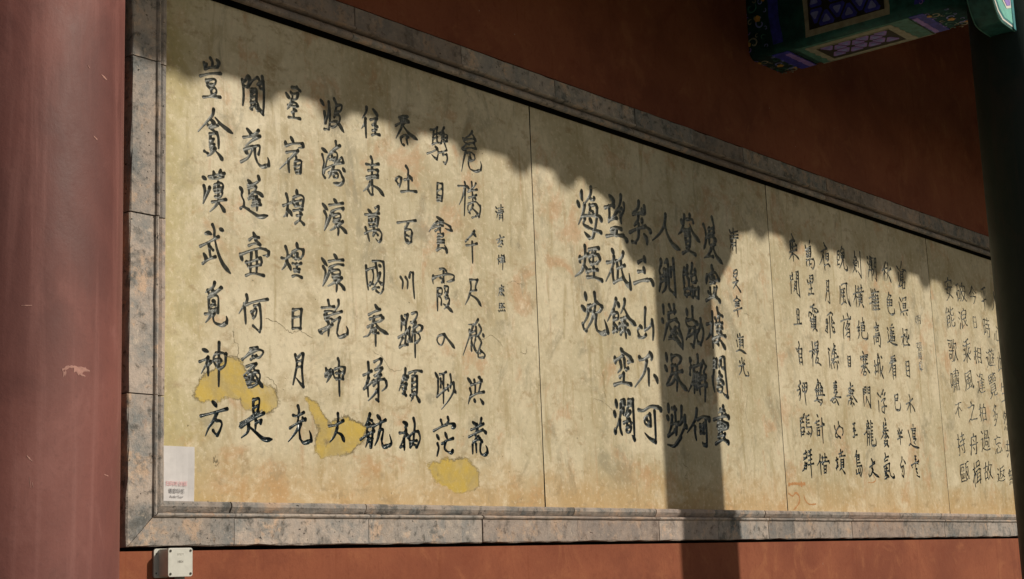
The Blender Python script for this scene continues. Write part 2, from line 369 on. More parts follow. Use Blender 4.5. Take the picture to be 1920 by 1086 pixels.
# ------------------------------------------------------------------ carved characters
CH = """豈 174 267 1381 1544,貪 162 319 1168 1360,漢 174 302 984 1139,武 174 308 768 947,覓 193 294 590 748,神 170 293 382 538,方 173 299 216 337
閬 351 475 1364 1523,苑 351 491 1177 1330,蓬 347 484 993 1149,壺 346 487 777 950,何 338 480 584 723,處 349 459 392 539,是 339 494 209 362
星 560 651 1391 1524,宿 529 659 1187 1332,煌 542 658 995 1134,煌 535 647 797 933,日 583 639 617 695,月 583 644 407 537,光 558 679 212 347
波 736 875 1385 1526,濤 738 870 1178 1356,滾 742 865 980 1133,滾 731 855 775 918,乾 717 868 608 747,坤 742 851 392 530,大 759 842 222 329
往 951 1056 1404 1534,來 954 1076 1173 1337,萬 958 1059 993 1141,國 958 1064 793 928,奉 939 1076 610 754,梯 934 1064 386 549,航 915 1080 208 338
吞 1130 1272 1413 1544,吐 1133 1258 1221 1332,百 1135 1250 1009 1115,川 1143 1233 797 907,歸 1127 1271 568 752,領 1127 1257 388 526,袖 1118 1244 208 334
騁 1320 1455 1371 1537,目 1360 1414 1209 1301,雲 1315 1461 998 1162,霞 1321 1461 766 947,入 1344 1455 617 684,渺 1330 1455 377 530,茫 1310 1444 190 351
危 1527 1660 1378 1561,樓 1494 1645 1176 1338,千 1535 1615 988 1128,尺 1519 1629 808 929,壓 1497 1642 593 760,洪 1516 1628 405 522,荒 1511 1641 199 358
清 1732 1788 1191 1268,玄 1736 1782 1085 1138,燁 1734 1787 977 1046,康 1731 1780 870 925,熙 1731 1779 800 847
#
淩 3348 3553 1231 1491,靈 3343 3489 1028 1230,樓 3337 3524 799 1018,閣 3359 3514 550 769,重 3341 3505 311 519
登 3121 3336 1243 1469,臨 3144 3305 1028 1215,渤 3149 3318 789 1002,澥 3155 3319 522 760,何 3116 3316 303 493
人 2899 3156 1247 1436,測 2931 3098 1008 1211,淺 2935 3130 761 987,深 2941 3144 556 748,渺 2929 3111 285 502
矣 2715 2898 1236 1466,三 2729 2903 1042 1193,山 2732 2891 782 949,不 2691 2897 559 733,可 2698 2894 301 480
望 2515 2704 1226 1459,祇 2503 2712 994 1198,餘 2489 2735 775 969,空 2528 2688 548 734,濶 2512 2683 298 502
海 2312 2504 1209 1462,煙 2270 2485 1003 1182,沈 2309 2512 773 970
清 3600 3701 1321 1460,旻 3610 3706 1109 1243,寧 3605 3700 980 1104,道 3607 3718 795 907,光 3618 3723 675 781
#
乘 4227 4347 1359 1522,閒 4204 4329 1154 1312,且 4225 4314 1004 1100,自 4207 4308 783 913,狎 4200 4323 569 706,鷗 4192 4351 391 542,群 4202 4331 177 335
萬 4397 4515 1342 1514,里 4395 4494 1187 1313,靈 4386 4509 986 1148,槎 4362 4509 795 942,無 4383 4524 572 730,計 4365 4485 360 533,借 4366 4510 196 318
夜 4570 4712 1357 1532,月 4601 4671 1166 1307,飛 4578 4705 972 1127,濤 4580 4713 772 950,姜 4567 4719 592 735,女 4583 4703 399 504,墳 4574 4699 204 349
晚 4775 4921 1385 1533,風 4773 4926 1178 1319,落 4761 4893 971 1141,日 4799 4865 818 887,秦 4768 4906 592 740,王 4799 4870 416 508,島 4793 4910 194 351
劍 4963 5093 1366 1531,橫 4950 5087 1184 1327,絶 4958 5101 996 1131,塞 4964 5093 796 929,閃 4969 5077 591 725,龍 4946 5101 372 530,文 4965 5106 202 309
潮 5152 5294 1372 1529,擁 5150 5299 1159 1330,高 5157 5284 969 1126,城 5151 5292 779 940,浮 5148 5281 574 723,蜃 5149 5267 376 547,氣 5154 5307 182 347
秋 5354 5487 1384 1519,色 5370 5495 1188 1335,遥 5356 5494 1001 1134,看 5341 5442 795 942,已 5366 5459 604 711,半 5363 5449 400 509,分 5371 5457 208 335
滄 5551 5687 1371 1550,溟 5543 5686 1201 1324,極 5535 5663 1007 1125,目 5549 5631 813 920,木 5531 5658 602 720,邊 5521 5677 382 535,雲 5524 5657 216 351
明 5770 5840 1168 1230,張 5751 5828 998 1056,時 5762 5816 942 996,章 5757 5819 871 939
#
安 6256 6375 1385 1538,能 6231 6366 1197 1337,歌 6219 6361 976 1132,嘯 6217 6351 782 929,不 6240 6348 611 708,持 6227 6351 378 519,甌 6235 6376 206 326
破 6421 6587 1392 1526,浪 6424 6572 1210 1345,乘 6445 6575 987 1146,風 6426 6573 804 929,之 6432 6579 601 736,舟 6418 6555 386 529,楫 6424 6560 180 339
今 6636 6762 1397 1528,日 6663 6717 1230 1315,相 6622 6746 995 1112,逢 6632 6756 799 941,拍 6620 6735 610 729,過 6603 6753 414 556,故 6609 6750 225 348
平 6837 6930 1373 1536,時 6828 6939 1193 1333,遊 6823 6970 987 1113,覽 6824 6961 780 949,多 6848 6931 593 739,忘 6827 6946 404 530,返 6816 6961 223 323
人 7013 7118 1404 1535,心 7002 7126 1181 1288,此 7011 7144 975 1111,生 7016 7148 770 905,然 7015 7137 573 714,共 7013 7125 385 509,無 7012 7133 206 314"""
TRACE = """0.1|46|v219,1537,228,1526,226,1509;d190,1515,197,1501,195,1492;h195,1492,221,1504,250,1513;d247,1538,256,1529,251,1512;m190,1513,202,1512;h174,1462,216,1480,264,1492;d200,1454,209,1441;m207,1454,231,1464,243,1462,238,1447,221,1442;v206,1436,221,1422,223,1409;m221,1424,235,1434,245,1427,243,1415,221,1400;h188,1389,221,1398,262,1405
0.2|46|p233,1354,228,1333,202,1301,165,1260;n240,1326,269,1305,317,1285;d221,1314,235,1304,212,1287;m209,1292,221,1285,252,1301;m216,1263,245,1272,216,1284;v219,1261,217,1230,219,1205;v247,1273,254,1253,255,1218;m223,1243,235,1249,221,1231;m221,1223,238,1230,221,1210;p240,1215,221,1192,205,1181;m193,1196,207,1191;n245,1204,261,1192,272,1179
0.8|46|v362,1492,367,1463,368,1431,364,1398;d372,1488,389,1511,397,1498,387,1472,372,1472;m389,1472,412,1502,432,1517;v455,1526,462,1485,462,1436,459,1387;m435,1517,445,1501,442,1480,452,1479;d459,1383,441,1399,426,1400;m402,1465,401,1423,406,1392;m407,1468,429,1471,427,1432;m407,1452,427,1463;m407,1438,427,1446;m401,1417,429,1425,436,1410;h399,1394,421,1411;n421,1407,436,1394;d432,1490,463,1510
0.9|46|d383,1315,401,1300,396,1293;p436,1320,421,1305,396,1297;h366,1281,401,1291,443,1300;p441,1299,405,1276,375,1250;p410,1255,390,1245,370,1233;m370,1237,405,1256,410,1253,390,1213,355,1189;d375,1232,385,1224;m413,1255,440,1265,440,1247,435,1232;v418,1254,420,1223,430,1201;n427,1202,450,1189,480,1200;p483,1199,483,1215,478,1228
0.3|45|d186,1103,200,1098;p191,1073,195,1055,191,1020,186,1010;p216,1072,207,1049,188,1010;d233,1130,237,1116,240,1107;d264,1142,261,1128,268,1118;h212,1109,245,1121,280,1133;m216,1106,245,1108,275,1121;m237,1083,233,1067,240,1061;m240,1086,264,1096,275,1088,268,1069;m235,1069,268,1079;v254,1096,254,1065,252,1038;m240,1059,271,1066,263,1047,240,1043;h226,1022,254,1031,287,1041;p254,1030,240,1009,216,986;n256,1023,270,1010,282,995
0.4|45|v228,942,236,925,235,898;d198,907,212,911,223,908;h175,859,212,879,254,904;v212,874,216,846,219,828;d191,835,200,821,195,806;h186,801,212,819,240,832;m221,862,230,854;n237,898,249,855,272,812,305,783;d261,932,275,929
0.10|45|d350,1095,362,1084;m360,1083,357,1067,367,1049,367,1030;m352,1020,364,1028,389,1022;n364,1028,409,1013,438,1004,476,1014;d387,1127,397,1119,385,1109;m399,1114,432,1129,434,1148;p434,1150,439,1137,419,1125;m389,1100,424,1112,419,1098,394,1070;m389,1096,392,1079;n404,1087,434,1090,456,1080;m416,1073,389,1061;m411,1059,439,1065;m409,1049,439,1058;h404,1038,424,1043,444,1049;v426,1075,428,1048,426,1024
0.11|45|d410,941,418,929,433,927;m391,913,413,928,435,928;m418,917,437,908,440,903;h388,892,413,903,440,903;d349,857,356,843,359,835;m354,856,398,876,437,889,467,889;p480,883,477,869,452,866;m467,889,482,880,472,867;v400,868,397,833,395,794;v422,879,425,837,422,798;m378,834,383,820,392,813;m375,830,407,840,437,854;p442,855,447,840,437,827;m388,816,417,824,442,831;h375,784,407,796,456,794
0.5|44|p237,742,230,726,198,703;m207,712,216,696,230,714;p265,728,244,709,212,694;m225,703,249,717,268,727;v212,688,212,664,214,638;m216,689,232,696,251,695,253,665,251,639;d228,677,239,676;m225,662,239,665;m223,647,239,650;h196,629,221,635,244,651;p225,636,212,616,198,600;m237,635,230,621,237,604,258,598;n239,604,267,597,288,609;p288,607,291,620,287,631
0.12|44|p377,715,380,698,362,673,343,647;v367,682,371,644,373,614;h377,681,416,697,473,711;v399,658,406,644,408,635;m404,659,418,672,423,665,416,645,406,638;v436,687,441,652,442,613,437,594;m435,592,425,598,406,610;m411,681,436,689
0.6|44|d187,507,209,502;h173,465,193,473,209,481;p209,483,202,461,180,426;v205,464,209,443,209,421;p221,469,212,454;v256,537,255,502,255,447,254,388;m244,501,232,485,235,467,248,453;m246,499,272,503,286,490,281,463,262,449;m242,477,262,482,267,475,251,468;p286,501,281,467
0.13|44|m393,529,408,534,425,536;p408,530,391,517,357,486;m357,488,371,497,395,514;m395,514,429,528,452,523,434,502,415,503;d403,503,410,498;m395,491,420,507;m376,465,405,477,419,478;p419,478,395,458,361,433;m385,449,405,466,412,455,429,453;m395,443,424,449,436,438,424,409,385,395;m368,428,390,427,385,410;m385,438,407,438,400,417;p407,444,395,413,375,404;n414,440,433,415,448,398;m375,415,414,418;m409,402,395,394,380,404
0.7|46|d228,334,239,326,244,319;h178,284,225,296,290,314;p246,297,230,269,212,247,198,219;m244,272,262,271,267,260,260,242,248,223;m246,223,239,228,230,238
0.14|46|v406,353,404,327,406,301;m411,353,431,358,430,332,423,313;m411,327,423,332;m408,305,423,307,428,313;h351,255,394,281,452,309;m346,257,348,266;v416,301,415,279,414,253;m420,275,442,286,437,273;p384,266,379,240,351,219;n379,264,413,242,451,219,488,220;m351,268,404,297
0.15|46|p598,1518,619,1520,640,1509;m622,1525,638,1514;d569,1490,579,1478,587,1474;m592,1498,600,1485,597,1468;p627,1501,621,1481,603,1471;m598,1493,624,1501;m594,1461,618,1462,626,1453;p594,1459,581,1439,573,1429;m578,1445,621,1450;v607,1439,605,1424,604,1407;m597,1422,618,1433;h580,1400,604,1403,636,1406
0.16|46|d590,1326,603,1310;d563,1304,566,1289;m566,1289,600,1304,643,1312;p648,1313,651,1301,626,1293;m568,1265,595,1274,624,1280;p624,1282,589,1248,534,1196;v578,1240,577,1218,580,1192;m615,1256,613,1241;v610,1236,607,1219,612,1198;m615,1243,639,1246,639,1225,636,1202;m615,1223,633,1228;m612,1206,633,1212;m615,1196,633,1198
0.22|46|d741,1502,757,1484;p759,1459,761,1437,758,1411;m782,1503,779,1461,764,1416;v782,1503,787,1463,786,1421,780,1396;m758,1392,780,1396;v810,1522,821,1501,815,1469,809,1447;m827,1500,850,1505,843,1482,821,1471;m815,1461,837,1461,837,1440,814,1414,797,1408;n792,1426,825,1433,858,1400
0.23|46|d745,1314,770,1304;m745,1291,753,1263,749,1238;m749,1238,746,1216,757,1204;v815,1355,818,1334;p837,1343,801,1318,772,1284,754,1218;m789,1308,812,1314,823,1302,811,1270;m795,1296,794,1279,811,1278;m783,1279,811,1291;h760,1238,805,1263,853,1280;m822,1272,845,1300,853,1282;p802,1256,788,1224,776,1205;m777,1226,799,1238,833,1245,846,1222;n832,1240,854,1215,837,1193,801,1191;m807,1232,801,1214,821,1215,824,1230,810,1232;d850,1256,861,1246
0.17|46|v565,1108,572,1087,571,1059,568,1026;m550,1063,571,1073,592,1082;p570,1054,565,1034,550,1021;d573,1051,584,1043,591,1032;d616,1131,616,1115;m600,1102,597,1081,607,1071;m603,1104,634,1116,650,1108,644,1081;m608,1087,639,1098;m607,1071,644,1077;d616,1082,621,1081;h599,1053,618,1058,642,1064;v631,1060,633,1041,628,1020;m615,1036,639,1045;h607,1006,628,1020,649,1009
0.24|46|d744,1101,768,1083;p752,1074,762,1053,750,1002;p783,1065,767,1029,750,1001;d802,1128,816,1118;h777,1103,807,1110,847,1121;d785,1075,798,1079;m790,1080,818,1095,849,1102;p849,1102,846,1091;m798,1063,798,1044;m804,1070,829,1078,834,1064,812,1053;m801,1053,828,1059;m798,1042,828,1049;p845,1050,828,1037,811,1024;p811,1032,800,1018,778,1006;v817,1035,822,1013,819,994;n822,1032,844,1023,865,1008
0.18|46|v559,913,568,891,566,867;m540,869,563,870,584,885;p566,863,555,842,540,826;d568,855,578,843,583,831;d613,933,616,917;m592,898,589,882,607,874;m595,900,621,914,642,913;p645,913,642,893,620,872;m605,892,618,898,615,885;m605,878,631,880;h592,856,615,855,633,862;v612,857,612,833;m599,835,625,839;m601,828,622,829;h591,809,612,815,635,810
0.25|46|d736,894,761,871;p742,864,753,844,738,791;p775,855,758,820,738,791;d798,917,814,903;h770,888,803,897,844,903;d772,862,789,871;m780,868,811,882,844,884;m785,848,788,832;m791,857,821,863,827,849,802,836;m791,840,824,845;m793,828,823,832;p835,834,818,819,801,809;p801,817,790,808,763,794;v807,820,809,798,806,779;n809,816,834,805,850,789
0.19|44|v592,688,589,660,588,619;m597,687,618,693,633,693;v633,693,629,665,627,625;m597,661,625,666;h588,619,606,623,627,623
0.26|44|v764,741,769,724,777,717;h731,710,761,715,794,721;p816,747,816,729,796,705;m747,697,777,703,799,699;h752,680,788,692,832,707;m744,685,749,666,765,659;m755,698,760,675;m752,668,782,675,782,663;h716,624,733,632,784,653;p781,653,765,639,727,613;d716,624,732,614;v764,655,765,635,762,609;m790,668,820,683;v823,683,814,660,805,623;n805,625,819,610,857,624;p859,626,861,641,854,654
0.20|44|v600,525,607,499,604,475,588,418;m615,519,631,534,639,532;v639,532,633,497,632,462,638,414;m610,503,628,506;m609,483,628,485;p637,414,621,426,604,442
0.27|44|v809,529,814,516,811,492;d748,489,756,475,773,489;m745,467,767,476,778,473;p775,473,761,452,750,437;m745,459,769,461;m783,483,788,462,799,453;m794,490,827,501,843,498;p843,498,840,478,826,465;m799,475,821,480;m802,455,834,456;v835,482,832,457;v814,484,813,432,814,392
0.21|46|v610,343,615,328,612,313;m587,309,607,308,638,322;m612,309,609,286;h571,263,607,282,645,299;m632,302,645,295;p619,280,596,247,563,215;m624,281,616,255,619,229;n619,227,636,214,670,223;p672,223,670,243,663,258
0.28|46|v804,327,805,308,800,272;h760,280,795,286,831,303;p800,276,784,244,762,222;n800,258,821,250,834,227
0.29|48|p983,1526,979,1506,958,1477;p976,1479,969,1456,953,1435;v975,1468,976,1440,977,1403;d1018,1525,1036,1511,1043,1506;h1002,1480,1020,1487,1038,1494;p1038,1494,1029,1477,1016,1466;m1013,1461,1040,1460;v1029,1473,1028,1451,1027,1429;m1013,1439,1034,1448;h1009,1420,1027,1427,1051,1429
0.30|48|v1001,1330,1008,1317,1006,1303;h974,1297,1009,1300,1042,1310;m985,1274,1008,1280,1035,1285;p1038,1283,1034,1268;h975,1246,1008,1258,1037,1264;m978,1240,1007,1248,1037,1255;v1006,1299,1005,1256,1006,1183;m1006,1183,997,1179,983,1196;p995,1228,983,1209,956,1187;n1009,1218,1039,1210,1068,1187
0.36|48|m1163,1523,1185,1535,1213,1538;m1172,1514,1197,1526,1218,1519;h1143,1486,1171,1503,1218,1517;p1190,1518,1170,1476,1142,1434;n1186,1493,1220,1468,1266,1453;p1203,1536,1196,1512,1183,1492;m1169,1440,1175,1419,1187,1415;m1172,1443,1195,1459,1213,1453;v1210,1457,1203,1443,1209,1421
0.37|48|m1136,1262,1151,1247;m1139,1269,1155,1281,1167,1276;p1167,1276,1163,1258,1156,1235;v1196,1330,1208,1315,1204,1283;h1185,1273,1207,1281,1226,1287;m1217,1292,1228,1279;v1207,1279,1207,1253,1206,1231;h1165,1221,1211,1232,1252,1236
0.31|43|d980,1118,998,1108;p1037,1140,1036,1125,1018,1109;m1019,1131,1031,1139;h963,1096,998,1104,1039,1113;m983,1089,982,1065,987,1054;m985,1089,1021,1099,1035,1095;p1035,1095,1032,1073,1028,1056;m997,1085,1008,1070,1020,1088;m988,1071,1029,1077;m990,1054,1028,1064;v964,1046,975,1022,983,996;m961,1022,990,1037,1037,1048;m1037,1048,1051,1034,1047,1012;p1047,1012,1035,999,1018,1010;m1011,1049,1004,1022;m1004,1020,1019,1033,1030,1026;v1008,1065,1007,1044
0.38|43|h1139,1092,1182,1103,1244,1117;p1201,1102,1188,1080,1184,1067;v1184,1080,1180,1049,1183,1023;m1190,1072,1215,1076,1221,1063;v1221,1063,1217,1045,1216,1028;m1190,1050,1214,1045;m1186,1023,1198,1017,1216,1028;d1189,1030,1198,1027
0.32|43|v963,897,965,853,972,806;h998,920,1033,926,1057,924;v1057,924,1060,882,1053,818;m1053,818,1038,799,1015,807;m971,883,992,892,1012,897;m997,887,1002,866,996,840,981,824;m984,835,999,830;v1015,914,1023,882,1025,848;n1025,848,1037,841,1045,836;p1038,879,1031,857,995,811;m995,811,1013,819,1030,822;d1033,908,1043,905
0.39|43|v1150,877,1162,861,1158,833;v1178,880,1189,865,1186,836;p1199,883,1206,903,1221,903;v1221,903,1220,864,1225,802
0.33|47|d1008,751,1016,742,1031,735;h972,710,998,723,1033,737;m977,694,1006,705,1039,715;p1050,706,1029,691,997,686;m1039,715,1050,708;m965,662,991,677,1003,684;p1001,705,988,664,970,633,941,622;n1003,686,1031,660,1074,646;m991,656,1017,667,1005,657;m993,644,1022,645;v1008,662,1006,629,1006,594
0.40|47|v1151,723,1150,697,1146,667;d1160,713,1162,703;m1169,729,1185,735;v1185,733,1174,696,1173,666;m1174,704,1162,694;h1130,638,1173,662,1192,680;v1173,670,1169,636,1165,610;m1154,639,1142,621,1135,601;h1135,601,1159,612,1180,616;m1209,740,1237,749,1236,732,1211,704;m1202,705,1229,710;p1229,708,1216,689,1207,686;m1195,685,1194,664,1196,630;h1216,679,1247,699,1266,694;p1266,692,1259,679,1240,670;m1209,665,1205,631;m1210,669,1240,666,1252,648,1232,629;v1222,688,1222,632,1221,569;m1182,660,1191,646,1184,629
0.34|47|v964,528,966,494,959,453,961,400;h938,478,960,487,981,497;p966,470,951,444,939,427;m939,427,956,436,991,463;m996,533,1016,543,1031,548;p1036,545,1030,528,1004,509;m1001,503,1038,514;p1038,512,1015,490,991,480;m997,480,1032,487;m990,443,1020,465,1049,472;p1057,464,1059,444,1033,425;m1049,472,1059,460;m999,460,1026,482;v1017,480,1016,437,1014,386;p1010,428,989,406,960,384;m1014,386,1003,391
0.41|47|v1165,520,1161,493,1155,475;p1155,492,1142,462,1126,432;n1161,490,1179,490;m1149,475,1170,479;m1145,460,1166,464;p1169,462,1159,442,1147,425;m1147,442,1165,443;v1160,455,1159,426,1164,414;m1147,423,1165,418;h1183,505,1222,518,1256,517;m1222,514,1209,496;v1203,494,1199,458,1198,428;v1228,496,1228,460,1225,426;m1206,494,1228,496;m1208,471,1224,476;m1205,450,1223,455;m1201,429,1225,434;p1213,432,1203,416,1191,397;n1216,428,1230,410,1241,396;m1189,419,1200,410
0.35|49|p968,335,958,312,941,291;m959,316,978,311;d964,300,969,288;m952,292,951,264;m955,288,986,295;v986,297,979,257,973,210;h917,238,951,256,988,273;p957,264,954,236,942,211;m962,244,979,245;m965,228,967,212;d1007,331,1024,318;h989,292,1018,303,1050,317;v1024,307,1020,283,1017,271;p1017,275,1005,242,990,219;m1020,279,1037,280,1027,243;n1026,243,1035,217,1064,222;p1067,222,1079,233,1070,263
0.42|49|d1146,314,1164,307,1154,294;h1124,272,1148,275,1160,286;p1160,282,1147,252,1122,216;v1147,252,1149,232,1148,209;m1128,219,1146,224;d1165,270,1171,253;v1203,331,1209,309,1204,275,1197,234;m1177,254,1179,233,1181,221;m1174,258,1202,279,1226,283;m1229,281,1237,260,1230,239,1214,222;m1185,242,1218,247;h1182,223,1200,232,1218,224
0.43|40|m1345,1511,1368,1518,1388,1531;v1365,1513,1359,1484,1356,1456;m1385,1526,1381,1502,1383,1471;m1364,1494,1387,1504;m1363,1478,1386,1488;h1353,1451,1386,1465,1399,1465;p1428,1537,1414,1518,1397,1510;m1397,1506,1413,1495,1408,1467;m1413,1504,1446,1509,1442,1483;p1444,1483,1418,1473;v1424,1516,1425,1479,1440,1446;m1412,1486,1442,1497;h1322,1407,1351,1419,1385,1439,1372,1444;m1385,1439,1387,1417,1379,1395;p1379,1393,1363,1399,1348,1407;m1394,1425,1417,1432,1440,1443;m1410,1431,1416,1418;m1420,1421,1439,1425;v1439,1425,1442,1405,1429,1382;p1429,1384,1415,1391
0.44|40|v1378,1293,1374,1256,1372,1218;m1382,1294,1404,1296;v1408,1296,1408,1258,1401,1221;m1377,1262,1404,1275;m1380,1244,1402,1243;m1376,1228,1399,1236;m1375,1219,1401,1223
0.50|40|p1603,1557,1589,1540,1546,1513;n1599,1552,1615,1532,1625,1517;m1543,1515,1553,1500,1580,1496;h1553,1510,1588,1521,1622,1526;h1534,1469,1566,1494,1614,1510;h1541,1465,1579,1480,1624,1486;m1614,1503,1624,1489;p1558,1464,1542,1419,1528,1370;m1564,1456,1592,1464,1612,1456;m1612,1456,1614,1438,1586,1425;m1584,1455,1590,1438;v1580,1440,1572,1411,1581,1392;n1581,1390,1615,1386,1647,1397;p1650,1398,1655,1417,1650,1435
0.51|40|h1503,1304,1530,1309,1561,1312;v1545,1327,1550,1310,1545,1268,1536,1184;p1543,1300,1528,1260,1506,1225;d1564,1312,1570,1300;v1589,1335,1591,1308,1592,1271;m1616,1335,1605,1320,1580,1301;h1563,1289,1590,1299,1622,1309;h1568,1265,1596,1276,1617,1285;v1593,1281,1592,1253;d1603,1273,1613,1265;m1564,1239,1559,1215,1572,1199;m1567,1239,1609,1255,1635,1241;v1639,1242,1638,1219,1626,1189;p1594,1239,1580,1218,1559,1201;n1587,1224,1613,1210,1633,1193;m1585,1183,1612,1194
0.45|43|d1369,1151,1392,1144,1408,1142;p1372,1132,1345,1112,1319,1083;m1339,1102,1371,1114,1404,1121;h1365,1128,1411,1133,1449,1123;p1455,1109,1435,1108,1416,1112;m1449,1123,1458,1109;v1388,1136,1387,1114,1386,1091;m1357,1092,1377,1103;m1373,1081,1405,1088;m1405,1088,1402,1076,1369,1067;m1369,1055,1408,1063;m1368,1044,1407,1052;p1374,1036,1367,1022,1357,1014;m1364,1013,1393,1028,1412,1026;n1410,1041,1422,1025,1421,1010
0.46|43|m1377,939,1402,945,1415,936;p1337,906,1333,890,1336,873;m1333,890,1350,901;m1343,902,1382,914,1421,925;m1421,925,1460,924,1459,908;p1459,906,1433,896,1416,892;v1399,933,1398,907,1400,885;m1378,904,1394,898,1387,886;v1361,858,1358,823,1357,768;m1364,859,1386,861,1385,839,1369,837;m1369,829,1381,817,1380,795;m1403,872,1425,873,1421,852;p1421,852,1411,838,1397,828;m1405,846,1420,835;m1407,822,1429,825,1425,804;p1425,804,1412,790,1395,779;n1393,799,1415,790,1447,772;m1402,866,1408,846
0.52|43|p1596,1128,1574,1106,1540,1081;d1588,1120,1605,1106;m1539,1076,1553,1087;h1542,1060,1576,1066,1610,1077;v1580,1080,1579,1039,1579,991
0.53|43|v1559,918,1564,892,1559,869;m1569,920,1606,924;v1606,924,1594,900,1590,882;m1560,871,1597,880;p1556,864,1545,840,1524,811;n1556,857,1598,842,1623,816
0.47|43|m1388,676,1359,667,1349,649,1361,633,1377,634,1390,655,1394,675;n1391,674,1425,649,1452,626;v1394,677,1410,661,1447,627
0.54|43|p1601,758,1580,737,1540,731;p1569,730,1547,688,1501,602;v1586,725,1588,700,1580,677;v1545,709,1547,688,1556,671;m1561,702,1582,709;m1557,686,1581,691;m1560,684,1552,653,1554,626;m1580,673,1572,650,1584,622;m1556,662,1571,632,1591,621;v1606,736,1619,717,1597,690;v1597,690,1616,667,1612,654,1591,621;d1628,700,1634,689;m1611,631,1637,616,1630,604;m1594,616,1596,601,1630,604;m1607,620,1618,627
0.48|43|d1334,517,1352,494;v1348,488,1347,453,1340,425;h1339,423,1368,442,1391,457;m1359,514,1378,518,1397,526;v1381,516,1379,464,1376,400;m1364,497,1363,463;m1367,485,1376,477;v1421,517,1425,493,1420,463;m1398,461,1421,476,1440,488;p1440,486,1439,456,1412,419,1363,376;d1442,458,1451,446;m1405,475,1407,453
0.55|47|d1526,510,1548,492;v1537,469,1543,452,1542,435;p1542,443,1531,425,1524,407;v1565,506,1570,480,1566,449;v1599,520,1604,496,1589,460;m1544,485,1578,494,1612,505;h1535,434,1576,452,1623,462;m1592,519,1612,510;d1561,427,1567,417;n1598,432,1617,413
0.49|47|v1358,333,1366,313;h1315,289,1356,306,1392,318;p1399,346,1402,332,1379,315;n1392,320,1433,323,1439,314,1419,305;d1333,273,1345,257;v1335,240,1341,223,1330,193;d1381,284,1392,263;h1360,241,1392,255,1427,265;v1382,250,1375,224,1390,212;n1390,212,1412,207,1425,220
0.56|47|d1547,335,1563,327,1569,319;p1601,353,1593,333,1575,310;h1535,304,1569,314,1613,332;v1573,328,1575,306;p1575,310,1561,284,1566,262;h1521,275,1568,293,1608,308;n1608,308,1628,295;m1580,280,1599,264;m1546,255,1580,267,1602,259;m1560,266,1574,280,1590,272;v1542,244,1541,209;v1563,247,1564,215;v1591,250,1587,224,1593,209;n1590,209,1613,206,1630,215;p1632,217,1630,234,1622,245
1.26|76|d2351,1430,2346,1407,2352,1387;d2316,1374,2328,1351;p2367,1369,2352,1325,2315,1269;p2422,1457,2415,1423,2371,1374;m2417,1403,2440,1402,2444,1412;p2408,1371,2406,1348,2393,1327;m2430,1377,2457,1384,2464,1371;v2462,1371,2456,1319,2436,1256;m2410,1351,2428,1344;h2348,1313,2400,1324,2461,1333;n2461,1333,2483,1328,2493,1311;d2402,1306,2416,1292;m2365,1304,2352,1275,2388,1265;h2366,1268,2418,1262,2485,1256;p2432,1255,2418,1223,2392,1219;p2392,1219,2371,1230,2357,1239
1.27|76|v2355,1173,2355,1134,2345,1083;m2315,1118,2313,1097;m2310,1110,2340,1119,2379,1140;p2341,1083,2321,1053,2272,1024;n2349,1084,2362,1068,2366,1055;h2384,1161,2418,1173,2460,1179;m2414,1166,2405,1141;m2433,1168,2435,1146;m2385,1134,2384,1111,2398,1100;p2457,1144,2467,1127,2435,1100;m2389,1130,2427,1149,2457,1144;m2415,1138,2413,1106;m2397,1097,2443,1108;m2384,1066,2444,1076;v2415,1081,2414,1038;h2363,1032,2415,1038,2474,1030
1.21|76|d2565,1444,2591,1430,2602,1422;m2525,1381,2565,1395,2589,1403;v2557,1391,2558,1354,2547,1315;d2593,1411,2596,1393;p2656,1460,2649,1425,2618,1378;p2618,1378,2592,1350,2551,1315;m2677,1425,2678,1397,2648,1359;v2645,1372,2646,1344,2649,1326;m2627,1388,2659,1398;m2567,1332,2615,1344;h2567,1285,2603,1300,2646,1297;m2563,1275,2610,1280,2600,1262;v2611,1296,2608,1258;h2526,1246,2592,1261,2663,1267;n2648,1269,2678,1255,2689,1245
1.22|76|d2563,1187,2577,1172;h2519,1121,2558,1130,2575,1147;p2576,1156,2565,1113,2504,1031;v2559,1094,2561,1066,2565,1032;p2652,1185,2638,1160,2597,1136;v2597,1136,2602,1095,2593,1043;h2565,1032,2605,1049,2638,1062;v2629,1140,2634,1108;m2598,1103,2659,1125;n2630,1108,2653,1055,2697,1023;p2697,1020,2696,1055,2691,1090
1.28|76|d2341,956,2346,925;d2312,892,2340,875;p2360,898,2353,857,2317,813;m2313,813,2319,791,2337,786;v2411,964,2414,926,2406,881;p2403,880,2377,833,2337,788;m2375,904,2377,882;m2375,899,2428,923;m2428,923,2464,909;p2464,907,2444,885,2421,878;v2416,868,2409,823,2418,797;n2414,796,2454,784,2493,795;p2500,793,2491,822,2478,848
1.23|76|p2576,956,2556,915,2501,846;d2592,938,2595,922;m2555,906,2553,883;v2549,887,2550,851,2542,800;m2553,888,2584,893,2586,868,2559,861;m2553,837,2578,822,2569,807;m2542,800,2578,817;p2644,960,2638,934,2608,893;n2630,928,2676,873,2725,850;m2609,866,2653,880;m2633,873,2620,853;m2595,832,2626,843,2658,846;v2639,855,2639,814,2640,782;p2625,822,2603,797;d2659,818,2673,801;m2595,842,2599,796
1.24|76|d2594,725,2612,709;d2544,683,2546,656;m2547,669,2579,683,2611,700;n2616,714,2649,698,2679,683;m2683,678,2647,669;p2585,666,2590,639,2561,614;v2617,680,2618,646,2628,635;m2628,633,2644,641;m2575,595,2607,613;v2607,613,2605,590,2603,568;h2530,556,2592,571,2661,567
1.19|76|d2736,701,2747,691;h2739,690,2783,696,2821,718;d2826,730,2841,715,2835,696;p2798,688,2769,626,2691,558;v2809,647,2807,610,2805,573;d2853,623,2872,608,2878,590
